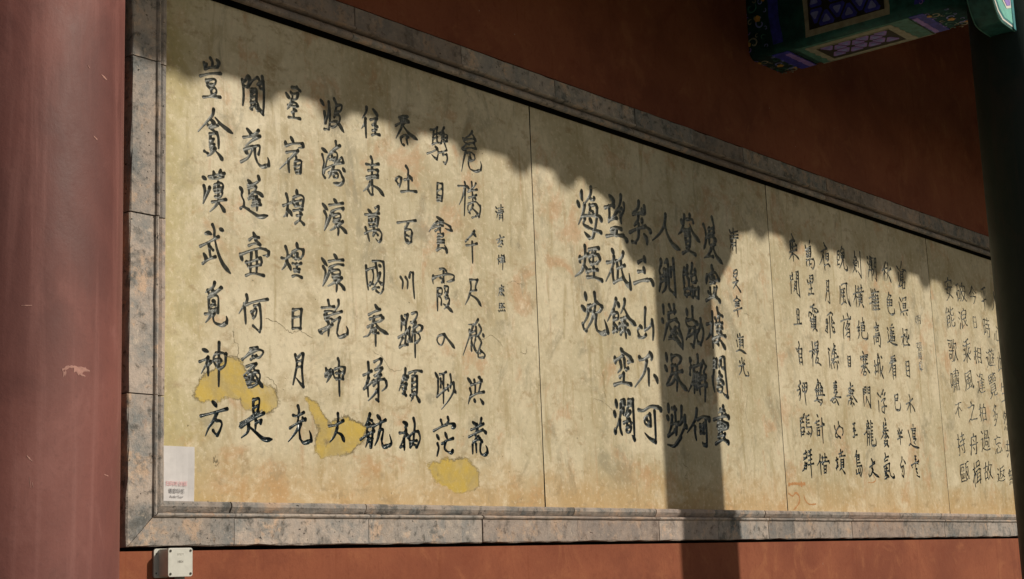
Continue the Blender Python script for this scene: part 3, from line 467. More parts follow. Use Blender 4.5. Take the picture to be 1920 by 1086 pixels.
1.25|76|d2535,485,2540,454;d2519,433,2525,411;p2572,471,2563,417,2515,335;d2520,353,2519,335;v2558,399,2559,359,2571,333;m2577,485,2604,494,2603,473;m2596,491,2591,428;m2578,449,2593,450;v2635,493,2624,457,2606,420;m2651,494,2670,498;v2666,495,2668,428,2666,320;p2666,315,2648,332;m2629,466,2653,472;p2642,440,2616,411;h2588,387,2635,403;m2617,416,2613,371;m2609,366,2607,348,2634,349,2644,372,2613,371;m2635,403,2645,390
1.20|76|h2709,453,2753,453,2810,475,2875,474;n2875,474,2894,463;v2799,437,2804,412,2802,385;m2757,414,2755,396,2778,384,2802,385;m2757,414,2782,432,2803,435;m2776,411,2784,402;v2839,453,2839,391,2837,313;p2835,311,2788,325,2751,348
1.16|78|p2802,1454,2791,1421,2748,1395;v2846,1439,2847,1406,2797,1398;h2748,1385,2797,1398,2847,1408;d2824,1421,2831,1408;v2793,1392,2786,1362,2755,1331;d2823,1373,2817,1353;m2791,1334,2792,1344;h2715,1292,2774,1317,2849,1341;n2849,1341,2881,1329,2888,1318;p2790,1320,2782,1276,2751,1247;m2731,1249,2759,1249;d2833,1298,2852,1281,2853,1255
1.11|78|p3026,1427,3010,1373,2963,1322,2901,1281;n3016,1384,3032,1332,3078,1285,3137,1269
1.17|78|d2823,1188,2829,1168;m2771,1155,2809,1172,2829,1168;d2814,1135,2820,1114;m2767,1110,2796,1116,2820,1114;h2729,1049,2791,1070,2841,1079;n2833,1080,2874,1081,2888,1056
1.12|78|d2963,1196,2964,1172;m2961,1169,2946,1140,2955,1113;v2955,1113,2952,1083,2936,1038;m2988,1151,2981,1116;m2984,1145,3009,1144;v3005,1148,3000,1094,2993,1069;m2960,1113,3003,1129;m2961,1089,3000,1099;p2999,1084,2987,1054,2960,1032;p3018,1199,2991,1180;v3018,1199,3026,1146,3021,1058;m3029,1054,3062,1039;v3049,1164,3044,1119;v3071,1211,3074,1118,3076,1024
1.18|76|v2809,939,2801,892,2797,835;m2762,848,2737,829,2746,802;m2742,797,2778,796,2803,812;m2758,847,2770,844;h2797,835,2831,848,2858,874;v2860,886,2867,842,2858,794
1.13|76|v2961,968,2962,928;d2947,902,2953,886;p2986,878,2969,838,2949,798;v3013,976,3027,949;v3055,981,3055,938;m3004,937,3065,953;p3004,932,3000,889,2982,877;m3009,899,3070,915;n2999,884,3037,840,3111,775;m3069,906,3093,894,3083,873;m3013,857,3063,847;p3104,832,3072,848;m3001,817,3043,816;v3090,864,3112,823,3111,772;p3057,871,3020,838,2991,807
1.14|76|d2963,736,2968,700;d2949,675,2964,653;v3009,732,3006,704;h3008,723,3052,738,3085,729;p3089,725,3078,705,3055,689;m3004,680,3038,687;v3013,685,3000,642,2953,586;h3000,642,3052,655,3095,663;v3050,679,3048,622,3038,564;p3042,640,3004,600,2956,582;n3050,641,3080,600,3128,573
1.6|76|d3165,1423,3168,1406;v3194,1450,3186,1414,3174,1382;p3174,1382,3154,1362,3131,1346;m3215,1434,3264,1441,3272,1427;p3244,1461,3237,1432;n3239,1412,3270,1367,3324,1335;m3191,1377,3236,1387;m3186,1369,3235,1374;m3194,1360,3234,1364;v3192,1345,3193,1315,3200,1291;v3237,1354,3234,1321,3226,1295;m3196,1346,3237,1354;m3194,1320,3234,1326;m3200,1296,3227,1300;m3199,1286,3220,1279;h3161,1254,3215,1274,3276,1262
1.1|76|v3367,1430,3382,1404,3383,1374;v3382,1358,3374,1332,3358,1306;v3451,1481,3461,1452,3468,1427;m3411,1413,3458,1426;m3408,1387,3465,1406;v3421,1420,3411,1373;v3463,1427,3453,1379;m3401,1371,3458,1382;d3466,1371,3479,1362;m3414,1358,3415,1333,3468,1345;v3461,1365,3452,1328;n3439,1341,3470,1284,3527,1251;p3427,1314,3396,1279,3357,1258;m3395,1274,3441,1275
1.7|76|v3166,1178,3153,1142,3162,1103;v3194,1194,3185,1156,3191,1127;m3158,1147,3194,1157;m3154,1112,3159,1074,3173,1041;v3200,1128,3200,1088;m3155,1073,3195,1083;m3156,1049,3192,1053;v3239,1210,3232,1181,3216,1155;d3263,1186,3261,1165;m3224,1151,3265,1158,3271,1132;m3224,1146,3229,1117,3261,1121;m3213,1085,3209,1050,3230,1043;v3231,1092,3230,1043;m3253,1085,3249,1050,3279,1043;v3285,1094,3280,1039;m3257,1085,3285,1094;m3212,1080,3235,1088
1.2|76|d3422,1227,3419,1206;d3370,1172,3360,1128;m3374,1170,3412,1185;h3412,1185,3450,1195,3484,1164;m3396,1158,3438,1168;p3483,1159,3446,1154;v3429,1207,3419,1166;m3397,1133,3439,1140;m3404,1154,3445,1149;m3394,1107,3396,1077;m3432,1112,3423,1080;m3456,1120,3441,1078;m3374,1085,3389,1061;h3350,1039,3417,1065,3454,1064;n3445,1065,3471,1056,3477,1044
1.8|76|d3165,973,3167,944;v3217,989,3215,945,3217,925;m3160,924,3154,904,3177,882;n3210,939,3234,917,3260,912;m3173,921,3209,929;p3186,883,3165,847,3145,821;m3182,883,3231,892;v3226,887,3225,838,3207,793;p3207,793,3182,805;m3173,843,3219,862;v3285,937,3286,908;m3251,875,3246,830,3275,813;v3281,907,3260,871;v3291,913,3305,880,3297,845,3275,809;m3275,809,3249,816
1.3|76|v3398,984,3397,939;h3341,918,3397,932;v3397,934,3389,869,3387,804;p3389,908,3362,866,3327,838;v3447,1010,3453,980,3446,959;m3422,957,3435,943,3423,927;m3458,986,3494,974;m3466,977,3462,941;m3433,928,3489,939;v3442,929,3437,888;v3479,928,3465,891;m3430,903,3486,913;m3433,888,3474,887;h3396,850,3463,873,3510,873;p3454,870,3441,844,3403,830;n3452,855,3477,832,3504,807;m3408,836,3439,824
1.4|76|v3389,745,3376,675,3364,645;v3412,747,3407,707;m3389,745,3412,744;m3386,720,3409,724;m3379,700,3407,707;v3365,654,3366,620,3375,584;v3444,750,3430,709;h3449,755,3474,767,3487,758;v3485,761,3488,689,3496,565;p3496,563,3474,569,3452,582;m3453,745,3453,711,3471,707;p3432,684,3425,659,3400,642;m3432,684,3453,666;n3408,638,3445,641,3467,627;m3438,660,3417,634;m3405,608,3407,589,3439,586,3451,612,3410,614
1.9|76|d3170,731,3173,717;m3168,717,3175,693;m3165,683,3162,653;v3238,752,3239,722,3227,697;m3197,695,3237,703,3264,710;p3200,690,3185,626,3139,566;v3210,662,3201,613,3191,564;v3228,663,3222,610,3215,580;v3245,660,3239,606,3243,561;m3194,632,3243,640;m3187,607,3245,616;v3284,726,3261,685,3254,661;m3288,727,3308,704;m3308,704,3287,673;m3258,651,3303,659;h3251,631,3302,650;m3291,634,3306,606;h3248,602,3307,616;v3293,649,3291,591,3282,529
1.15|78|d2957,493,2957,456;d2943,436,2953,421;v3010,482,3013,436,3013,398;m2988,476,3021,474;p2984,439,2971,387,2938,343;m2942,344,2985,360,3003,374;v3018,398,3015,370,3009,351;m2972,401,3040,411;v3069,488,3065,448,3057,410;m3022,403,3056,405,3094,445;p3094,445,3090,402,3051,353,2996,309;p3050,344,2995,300,2933,302;d3098,400,3105,389
1.10|78|p3202,484,3188,441,3149,400,3107,368;v3179,397,3176,369,3184,336;h3205,434,3259,452,3312,447;n3295,451,3311,438;v3276,445,3279,388,3275,311;p3270,313,3244,315,3237,326;v3224,409,3224,371;m3228,409,3260,416;v3260,416,3251,372;m3224,371,3255,372;m3231,390,3253,394
1.5|78|p3446,513,3434,493,3396,479;m3417,497,3457,492;h3352,442,3412,458,3468,471;n3464,470,3495,460;v3434,493,3429,449,3420,370;m3391,432,3379,407,3404,389;m3396,432,3433,439,3482,427;p3481,422,3470,407,3404,389;m3407,418,3453,421;m3397,403,3461,409;m3382,359,3438,371;m3393,374,3399,345;h3356,324,3417,346,3445,347;n3436,349,3479,332;m3448,377,3436,352
2.1|42|v4268,1517,4280,1502,4289,1493;m4240,1468,4271,1490,4299,1485;m4241,1471,4298,1480;v4274,1483,4269,1422,4271,1364;m4242,1454,4245,1425;v4253,1462,4251,1419,4260,1410;m4303,1466,4319,1450,4316,1432;m4265,1443,4320,1461;h4232,1409,4261,1417,4313,1435;p4264,1410,4243,1389,4223,1369;n4274,1408,4308,1398,4333,1384
2.2|42|v4244,1296,4247,1268;v4220,1276,4223,1237,4218,1176;m4223,1272,4249,1286;m4223,1251,4249,1262;m4287,1306,4313,1311;v4290,1303,4289,1267;v4313,1313,4308,1230,4315,1166;m4291,1285,4313,1291;m4285,1266,4311,1273;v4269,1250,4261,1220,4250,1194;m4268,1246,4290,1252;v4287,1252,4281,1216,4284,1184;m4265,1224,4283,1230;m4262,1206,4281,1212;m4284,1187,4310,1173
2.8|42|v4471,1509,4460,1485;d4415,1475,4423,1451;m4423,1451,4462,1473,4477,1477;h4415,1446,4476,1465;v4428,1440,4420,1410;v4475,1458,4476,1440,4464,1413;m4428,1437,4474,1450;m4425,1418,4471,1434;m4447,1447,4446,1414;m4427,1409,4469,1419;v4418,1392,4415,1373,4419,1356;m4417,1388,4459,1401,4496,1406;v4497,1410,4509,1393,4501,1366,4484,1348;m4484,1348,4474,1356;v4455,1400,4450,1367;m4446,1366,4470,1377
2.9|42|v4441,1304,4439,1271;m4444,1304,4475,1312;v4478,1312,4479,1291,4468,1267;m4445,1286,4472,1293;d4408,1278,4419,1258;m4416,1257,4468,1271;v4447,1272,4448,1240,4444,1207;m4425,1226,4459,1236;h4410,1193,4444,1203,4473,1206;d4418,1203,4424,1195
2.15|42|d4636,1522,4649,1505,4670,1497;h4597,1464,4626,1479,4669,1493;p4625,1472,4602,1424,4566,1384;v4621,1445,4622,1405,4628,1361;v4653,1461,4648,1427;m4653,1461,4684,1465;v4684,1465,4679,1431,4661,1418;m4654,1443,4677,1448;m4648,1427,4671,1430;m4627,1389,4674,1404;n4666,1401,4681,1398,4693,1390
2.16|42|v4635,1299,4633,1258,4606,1182;v4662,1305,4654,1254,4657,1173;m4635,1297,4662,1305;m4633,1262,4657,1269;m4630,1240,4653,1246;m4653,1173,4636,1182
2.3|42|v4266,1094,4264,1055,4262,1016;m4270,1095,4285,1100,4290,1090;v4290,1090,4285,1054,4283,1018;m4265,1062,4287,1068;m4264,1038,4286,1043;h4224,1007,4262,1013,4308,1021
2.4|42|v4261,914,4265,893,4241,870;m4228,876,4239,860;v4256,879,4253,836,4258,793;m4256,875,4291,880;v4291,880,4285,839,4289,790;m4258,847,4287,853;m4255,826,4284,832;m4255,802,4284,806
2.10|42|p4467,1145,4443,1132,4416,1120;m4420,1126,4466,1142;v4446,1132,4445,1100;m4444,1118,4485,1124,4509,1112;p4509,1110,4481,1097;v4401,1091,4397,1068;v4423,1094,4424,1076;m4409,1096,4436,1088;d4461,1109,4482,1100;m4409,1049,4478,1078;v4415,1064,4415,1043;v4478,1078,4474,1053;m4417,1054,4475,1060;m4418,1040,4474,1049;v4421,1036,4417,1011;v4470,1045,4468,1012;m4420,1025,4471,1032;m4417,1011,4469,1020;p4454,1015,4429,990;n4450,1011,4474,1002,4480,997;v4453,1083,4446,1010
2.11|42|v4412,928,4413,886,4402,793;h4375,872,4405,880,4431,887;p4411,875,4391,834;m4414,872,4427,862;p4437,923,4479,938;v4479,938,4478,913,4451,896;m4442,910,4475,916;m4443,892,4476,898;v4458,897,4457,868;m4433,873,4478,884;p4469,876,4441,831;m4442,838,4472,844,4460,819;h4438,813,4467,816,4494,807;v4441,831,4434,813
2.17|42|p4659,1121,4631,1109,4606,1096;m4659,1121,4680,1114,4675,1107;v4636,1095,4634,1036,4630,972;v4595,1072,4592,1050;m4592,1050,4615,1056;v4607,1077,4610,1049,4595,1000;p4596,1033,4578,1009;m4578,1009,4599,1000;v4662,1094,4658,1046,4662,1025;m4665,1087,4687,1060;m4664,1058,4691,1064;m4657,1039,4679,1037;n4662,1025,4668,1011,4686,1009;m4685,1027,4691,1013
2.18|42|d4592,909,4613,900;v4596,888,4598,852,4597,801;v4664,941,4663,908;p4678,931,4642,899,4620,854;m4642,899,4682,910;m4632,880,4679,891;v4665,901,4659,864;h4619,846,4666,861,4706,872;m4686,888,4701,868;p4658,857,4616,824;m4614,817,4619,799;m4639,830,4678,840,4689,816;p4689,816,4682,793;m4645,823,4650,805;d4698,846,4704,835
2.5|42|d4242,701,4250,688;p4250,688,4223,668;m4206,646,4242,656;v4224,672,4242,652,4237,617,4226,593;p4240,642,4216,616;v4266,675,4265,644;m4275,689,4314,694;v4318,694,4317,665,4299,639;v4292,687,4288,635,4293,572;m4272,665,4311,671;m4268,644,4304,646
2.12|42|d4440,723,4452,709;p4449,713,4422,679,4398,660;m4448,705,4473,704;m4413,664,4495,680;v4424,668,4420,636;v4450,695,4441,634;v4473,700,4466,636;v4485,687,4493,641;m4411,653,4492,663;h4415,629,4459,637,4511,641;p4428,619,4404,604,4382,599;m4419,608,4477,612;v4477,612,4475,598,4451,580;m4432,602,4453,596
2.19|42|d4654,729,4656,721;m4626,715,4664,721;m4627,701,4661,705;m4622,689,4660,694;v4646,723,4638,676;m4627,675,4654,681;m4621,661,4663,667;p4655,667,4619,628,4591,612;h4573,615,4620,636,4700,641;m4591,612,4608,603,4631,611;n4631,633,4648,619,4670,594
2.6|42|d4267,523,4251,508;v4218,496,4216,455,4214,397;m4228,493,4257,502;m4236,501,4240,480;m4222,472,4253,478;m4221,445,4256,450,4246,429;m4217,421,4256,426;m4215,407,4244,412;v4283,510,4281,476,4281,451;m4279,506,4316,519;m4287,490,4312,494;m4284,472,4313,477;m4281,451,4334,456;v4334,456,4337,433,4316,401;m4279,417,4300,414;m4295,428,4321,415
2.13|42|d4405,526,4418,514;h4377,479,4403,487,4425,494;m4396,489,4397,471;m4396,468,4422,472;m4394,452,4420,457;v4396,440,4391,412;m4395,438,4425,441;v4421,441,4421,417;m4391,412,4420,415;h4435,463,4458,469,4480,475;v4457,509,4455,450,4453,373;m4460,485,4481,479
2.20|42|v4646,500,4651,484,4657,477;p4597,474,4605,453,4618,443;v4657,477,4632,462,4607,439,4599,418;m4603,414,4624,412;n4634,423,4661,410;m4657,476,4693,465;v4693,465,4693,440,4679,425;m4617,436,4633,419
2.7|42|v4252,323,4248,303;m4228,305,4264,317,4257,289;p4257,289,4216,271;m4225,285,4260,289;v4235,261,4228,234,4201,213;m4235,258,4255,255;m4225,241,4250,245;v4256,259,4248,231;m4216,223,4244,228;d4280,324,4289,314;p4312,332,4286,321;m4275,297,4315,305;m4275,273,4311,281;h4268,249,4297,253,4329,258;v4300,322,4296,270;v4296,260,4297,219,4297,181
2.14|42|p4408,308,4399,277,4366,248;v4404,270,4404,236,4405,200;v4431,299,4432,278;v4462,314,4460,276;m4423,292,4481,297;h4412,267,4456,272,4504,277;m4496,277,4506,267;v4442,251,4439,209;m4441,247,4471,252;v4467,251,4461,210;m4442,230,4464,232;m4439,211,4461,213;m4425,257,4461,279
2.21|42|h4581,283,4597,287,4609,291;v4595,298,4593,262,4584,230;h4578,241,4598,248;m4602,273,4606,252;d4647,345,4649,331;h4624,320,4656,328,4672,336;v4649,335,4652,307;m4630,306,4660,310,4698,314;v4642,289,4635,246;m4645,289,4676,291;v4676,291,4671,247;m4643,274,4670,277;m4641,260,4667,263;m4639,246,4665,249;p4642,243,4617,228;n4652,236,4668,222,4683,212
2.22|42|v4796,1493,4786,1454,4787,1413;m4800,1494,4816,1500,4813,1458;m4792,1470,4812,1477;m4787,1439,4807,1446;m4783,1413,4807,1420;p4852,1530,4841,1511,4823,1493;m4851,1520,4881,1517,4875,1501;v4838,1492,4833,1461;m4838,1488,4878,1497;v4879,1501,4874,1470;m4835,1472,4875,1480;m4837,1461,4873,1468;v4858,1495,4845,1440,4807,1397;v4860,1461,4859,1427,4867,1405;n4863,1404,4885,1394,4905,1399;p4905,1399,4904,1414,4898,1428
2.29|42|v5009,1524,5009,1501,4999,1484;n5008,1493,5027,1488;m4981,1451,5030,1480;v4992,1467,4988,1444;m4995,1464,5025,1472;m4989,1448,5030,1457;p5004,1446,4991,1414,4967,1390;m4994,1433,5023,1441;n5004,1423,5017,1402;v5048,1467,5046,1433;v5079,1531,5077,1471,5074,1375;p5074,1375,5052,1395,5030,1411;m5029,1476,5047,1463
2.23|42|v4793,1287,4789,1238,4777,1184;h4811,1298,4839,1309,4884,1316;v4876,1316,4872,1270,4874,1233;n4874,1233,4885,1204,4909,1186;p4905,1187,4897,1209,4888,1227;m4806,1269,4851,1282;v4807,1255,4807,1228;m4811,1251,4843,1259;m4807,1228,4839,1236;v4834,1273,4822,1204;h4796,1182,4821,1196,4845,1203;m4843,1214,4856,1197
2.30|42|v4990,1315,4984,1257,4985,1189;h4953,1261,4983,1272,5008,1279;p4981,1260,4949,1215;m4988,1253,5003,1248;v5022,1315,5025,1284;v5060,1327,5059,1292;m5011,1298,5070,1313;h5007,1275,5049,1284,5087,1294;v5021,1261,5018,1219;m5025,1262,5062,1268;v5063,1270,5059,1228;m5022,1246,5060,1252;m5020,1234,5058,1241;m5022,1219,5059,1226;v5045,1283,5035,1223;p5025,1216,5009,1191;n5050,1219,5074,1195
2.36|42|d5170,1515,5180,1501;d5165,1483,5182,1466;p5181,1435,5165,1390;v5204,1520,5203,1488;m5198,1507,5237,1516;v5199,1488,5190,1440;v5229,1496,5221,1448;m5198,1484,5228,1492;m5194,1464,5225,1472;m5176,1430,5233,1446;v5219,1518,5217,1451,5212,1373;v5262,1516,5251,1456,5226,1406;m5261,1514,5283,1519;v5283,1519,5275,1451,5275,1381;m5257,1488,5283,1495;m5252,1460,5278,1465;m5271,1380,5257,1394
2.37|42|v5186,1319,5190,1273,5180,1191;h5151,1261,5203,1277;h5153,1227,5197,1243;d5210,1318,5207,1299;d5232,1325,5246,1307;h5198,1294,5241,1307,5285,1316;p5214,1292,5199,1255;v5239,1291,5233,1259;m5211,1276,5272,1291;m5207,1256,5277,1272;v5241,1260,5229,1193;v5215,1249,5196,1193;m5217,1238,5277,1251;m5213,1218,5273,1229;m5210,1198,5283,1210;v5270,1279,5260,1200
2.24|42|v4805,1115,4813,1093;d4855,1137,4867,1114;h4769,1081,4814,1095,4894,1109;m4896,1121,4877,1104;v4811,1078,4792,1032,4792,984;v4855,1090,4840,1066;m4841,1074,4877,1078;p4877,1078,4836,1044;m4840,1066,4821,1046;m4828,1039,4868,1047;v4868,1047,4870,1014,4864,980;m4836,1022,4869,1028;p4840,1022,4814,1001;m4837,999,4868,1002
2.31|42|p4996,1105,4989,1085,4965,1064;m4965,1064,4998,1071;p4998,1071,4970,1046;m4974,1046,4995,1052;v4987,1051,4986,1025,4970,1001;v5044,1129,5045,1110;m5018,1096,5061,1108;p5060,1104,5033,1086;m5020,1081,5065,1086;v5024,1082,5019,1051;v5065,1086,5060,1059;m5025,1067,5062,1072;m5019,1051,5060,1057;v5023,1051,5018,1024,5028,1010;n5024,1010,5059,1006,5088,1012;p5092,1013,5097,1036,5091,1050
2.38|42|d5214,1122,5224,1106;h5183,1086,5214,1099,5249,1106;v5204,1088,5204,1065;m5208,1087,5238,1094;v5238,1092,5234,1072;m5205,1069,5239,1077;m5197,1049,5249,1062;v5169,1031,5173,1009,5174,986;m5178,1032,5247,1049;v5251,1049,5258,1021,5246,978;p5246,978,5227,987;v5201,1027,5197,1000;m5201,1025,5231,1032;v5231,1032,5227,1006;m5197,1004,5227,1008
2.25|42|v4821,883,4820,854,4819,826;m4825,882,4853,886;v4853,886,4852,857,4846,825;m4823,862,4852,866;m4820,843,4849,847;m4819,826,4847,830
2.32|42|d5009,928,5023,916;d4980,897,4984,875;m4988,894,5034,909,5075,915;m5071,914,5065,901;m5007,892,5057,900;m5005,877,5058,885;v5021,901,5013,855;v5045,905,5037,857;h4978,837,5016,852,5066,863;p5017,855,4996,824,4971,796;n5032,849,5060,825,5085,808;m5005,832,5038,838;v5022,837,5017,811;m5005,808,5037,812,5030,793,5002,791,5004,806
2.39|42|h5146,855,5172,861,5189,866;v5156,886,5161,845,5153,802;h5148,817,5182,827;p5204,928,5190,873,5172,815;m5196,904,5222,910;v5209,932,5224,876,5219,800;m5199,874,5225,880;v5207,875,5197,817;n5219,895,5232,827,5258,788;d5244,920,5259,910;p5258,860,5235,820
2.26|42|d4825,734,4830,719;m4799,695,4828,708,4857,718;m4801,681,4842,694,4861,692;h4800,675,4864,689;h4773,653,4813,663,4850,673;v4826,719,4822,671;p4818,671,4804,655;n4837,669,4864,645,4896,625;p4818,645,4792,626,4776,599;m4805,634,4840,640;v4823,653,4825,620,4829,595;p4822,620,4804,604;n4837,621,4855,609
2.33|42|v4979,706,4977,659,4978,608;m4995,718,5019,722;v4995,716,4991,675;v5019,722,5013,684;m4996,701,5016,705;m4993,685,5013,688;m5043,720,5068,725;v5039,719,5037,686;v5068,725,5062,669,5062,598;m5040,704,5065,708;m5037,686,5062,689;p5017,664,5009,639,4998,620;n5020,655,5043,627,5062,598
2.40|42|d5156,696,5175,684;m5175,684,5197,674;p5239,720,5218,698,5195,681;d5219,702,5225,691;d5261,705,5241,684;v5164,649,5163,619,5161,585;h5202,651,5229,665,5255,670;p5255,670,5235,654,5225,642;v5229,642,5241,616,5227,585;p5227,583,5203,591;h5203,614,5238,624,5267,625;m5203,614,5200,595,5207,588
2.27|44|m4818,496,4846,503;v4834,500,4829,471;d4817,470,4840,472;v4831,471,4827,435;m4819,456,4846,461;h4809,423,4834,433,4862,438;m4813,423,4824,422
2.34|44|d4999,525,5013,517;m4987,504,5020,510;d4989,494,4995,483;d5014,498,5008,487;m4982,475,5023,482;m4949,444,4988,464;v4988,464,4985,424,4978,381;v5012,465,5010,428,5002,384;m4989,446,5013,449;m4986,427,5010,430;v5043,526,5039,481,5030,407;m5045,515,5064,512;m5040,489,5061,493;m5036,466,5057,471;m5029,448,5054,452;m5030,429,5055,434;m5035,411,5051,416;n5030,407,5038,384,5082,386;p5087,388,5091,410,5082,428
2.41|44|d5226,551,5236,536;v5205,523,5203,489;d5238,525,5223,509;m5197,504,5240,514;m5199,489,5237,495;h5187,470,5226,479,5259,481;p5206,486,5188,451,5154,424;m5205,456,5239,461;v5226,479,5216,426;n5230,457,5249,447,5259,438;m5201,437,5235,442;m5197,414,5240,420;v5198,418,5195,399;v5240,420,5237,405;m5195,399,5237,405;p5219,400,5191,381;n5220,404,5250,385
2.28|44|p4838,345,4828,327,4809,308;v4831,323,4829,291,4828,258;m4834,321,4866,324;v4866,324,4863,295;m4832,309,4864,312;m4830,294,4861,297;m4831,276,4870,281;m4828,258,4887,264;v4887,264,4888,238,4868,202;m4868,202,4858,212;v4816,236,4816,215;m4816,215,4860,223;v4844,241,4844,219;v4865,249,4864,223
2.35|44|d5012,306,5026,293;m5024,286,5053,291;h4984,259,5018,271,5052,283;v5024,286,5016,260,5029,242;n5003,256,5033,224,5094,204;p5015,235,4992,212,4974,205;m4974,205,4968,215
2.42|44|p5193,344,5198,329,5178,310;h5178,310,5205,322,5235,328;m5180,297,5219,307;h5162,265,5206,281,5244,288;v5240,287,5233,248,5244,219;n5240,219,5267,206,5292,209;p5292,207,5290,220,5279,231;m5172,254,5210,259;v5195,266,5192,229,5189,192;m5169,239,5224,244;p5188,228,5163,206;n5196,225,5221,207;m5165,195,5200,207;d5172,228,5182,217
2.43|42|p5410,1513,5393,1491,5356,1454;v5396,1487,5388,1439,5384,1395;h5356,1454,5398,1472,5425,1479;p5391,1459,5369,1428,5358,1396;m5395,1456,5410,1446;v5435,1512,5440,1489,5440,1469;d5474,1486,5457,1468;m5434,1461,5481,1479;p5435,1465,5426,1436,5406,1398;n5431,1444,5453,1419,5468,1394
2.44|42|d5419,1328,5424,1313;p5421,1317,5404,1295,5384,1281;m5416,1312,5450,1312;p5450,1312,5424,1289;v5392,1278,5386,1242;m5397,1278,5458,1286;v5458,1286,5452,1253;m5393,1258,5455,1269;v5427,1282,5421,1250;m5390,1240,5452,1251;v5394,1239,5394,1215,5408,1201;n5404,1201,5432,1192,5473,1202;p5478,1205,5481,1225,5475,1236
2.50|42|d5561,1509,5588,1491;v5576,1471,5574,1439,5574,1415;p5568,1382,5580,1399;p5634,1547,5624,1518,5595,1482;n5634,1497,5674,1498,5687,1494;m5608,1479,5654,1487;m5605,1463,5642,1470;v5604,1459,5592,1417,5577,1383;v5642,1472,5636,1439;m5610,1443,5643,1452;m5602,1426,5639,1433;v5623,1417,5620,1376;m5627,1415,5664,1422;v5661,1422,5651,1380;m5620,1376,5654,1382;m5586,1384,5614,1396
2.51|42|d5563,1312,5590,1289;v5553,1281,5561,1254,5566,1234;p5571,1235,5567,1219,5560,1202;m5603,1310,5659,1325;m5607,1311,5609,1299;p5659,1325,5651,1308,5636,1302;v5605,1279,5604,1251;m5610,1279,5647,1285;v5647,1285,5641,1255;m5607,1265,5644,1271;m5604,1251,5641,1257;h5573,1223,5614,1234,5670,1246;d5598,1218,5609,1205;d5644,1225,5654,1210
2.45|42|d5359,1105,5374,1089;m5363,1078,5368,1060;v5368,1060,5369,1040,5379,1026;m5351,1015,5379,1026;n5374,1023,5427,1011,5483,1010;p5433,1132,5413,1119;m5398,1105,5451,1115;d5405,1098,5417,1092;m5398,1082,5446,1091;m5396,1070,5448,1077;v5425,1088,5414,1033;v5393,1058,5392,1027;m5397,1055,5454,1060;v5454,1060,5449,1036;m5396,1027,5449,1034;m5395,1043,5447,1048
2.46|42|m5377,925,5431,941;m5375,913,5432,924;m5369,901,5439,915;h5353,888,5398,898,5443,911;p5399,907,5366,862,5334,829;v5389,876,5386,837,5387,794;m5394,876,5429,883;v5429,883,5425,840,5421,805;m5394,857,5430,863;m5391,837,5426,844;m5390,818,5422,822
2.52|42|v5574,1119,5573,1072,5565,1004;h5541,1065,5569,1073,5588,1081;p5571,1060,5541,1017;m5604,1114,5636,1121;p5635,1119,5623,1100;v5599,1090,5591,1050;m5595,1070,5623,1076;v5627,1101,5616,1040;m5647,1087,5648,1067;p5651,1083,5628,1057,5607,1039;h5576,1017,5612,1022,5653,1026;m5621,1044,5648,1025
2.53|42|v5578,915,5572,867,5575,828;m5583,915,5619,922;v5619,922,5618,871,5615,819;m5577,887,5619,894;m5577,859,5618,867;m5576,832,5614,827
2.47|42|m5380,696,5429,707;v5429,707,5425,683;m5385,677,5425,683;v5384,696,5383,665,5378,638;n5378,638,5390,612,5432,611;p5437,611,5454,635,5450,658;m5383,665,5418,670
2.54|42|v5582,713,5591,690,5583,670;h5531,654,5583,670,5627,693;p5586,667,5559,638,5532,613;v5589,659,5584,632,5586,604;n5598,660,5629,638,5647,614
2.48|42|d5405,502,5410,484;d5385,486,5396,475;m5446,493,5426,477;m5385,467,5438,475;m5396,454,5438,451;h5375,435,5411,446,5442,451;v5414,484,5411,446,5409,404
2.55|42|v5528,493,5543,459,5552,425;m5524,405,5552,417;n5535,417,5593,400,5663,395;p5601,533,5602,516;m5570,505,5633,512;m5581,496,5630,498;v5590,496,5587,457;v5621,498,5618,463;m5586,477,5617,480;m5582,457,5618,463;p5593,446,5629,448,5598,427;m5594,427,5609,416
2.49|42|p5413,330,5407,309,5381,286;n5429,317,5455,292;v5384,282,5389,263;m5387,271,5422,279;v5422,279,5426,245,5414,215;p5414,213,5394,222,5392,233;m5404,271,5403,245
2.56|42|m5586,342,5608,343;v5595,342,5595,300,5586,277;d5635,320,5637,309;m5586,323,5604,323;h5531,285,5582,300,5637,313;m5531,287,5542,273;m5600,304,5625,297;d5588,265,5610,266;d5594,250,5610,239;h5598,227,5611,222,5632,219
0.57|26|d1738,1254,1748,1246;d1737,1235,1747,1230;p1750,1230,1742,1203;v1774,1269,1772,1238;m1755,1250,1787,1260;m1755,1240,1787,1249;m1750,1230,1790,1241;v1761,1227,1759,1201;v1761,1227,1782,1233,1782,1198;m1764,1218,1782,1224;m1763,1209,1781,1214
0.58|26|d1759,1136,1762,1127;h1737,1112,1762,1122,1786,1131;p1758,1120,1743,1099;m1743,1099,1772,1115;p1776,1113,1750,1086;n1768,1105,1778,1097;m1746,1085,1767,1086
0.59|26|v1747,1046,1746,1025,1742,1006;m1738,1029,1754,1035;m1746,1025,1753,1019;d1765,1051,1767,1044;d1783,1053,1777,1045;m1760,1038,1786,1044;m1761,1032,1786,1037;m1760,1025,1785,1030;m1756,1017,1788,1024;v1773,1047,1772,1015,1769,986
0.60|26|d1758,921,1759,914;h1743,905,1757,910,1772,915;p1747,905,1742,887,1734,872;m1750,899,1771,904;m1749,893,1773,898;v1759,909,1758,875;p1758,888,1746,876;n1760,889,1773,876
0.61|26|v1740,840,1738,820;m1740,840,1754,842;m1739,829,1753,832;m1738,820,1755,824;v1754,842,1753,824;m1757,840,1771,844;v1760,836,1769,825;m1756,824,1774,828;d1734,810,1738,805;d1747,813,1750,808;d1759,815,1762,810;d1771,817,1776,811
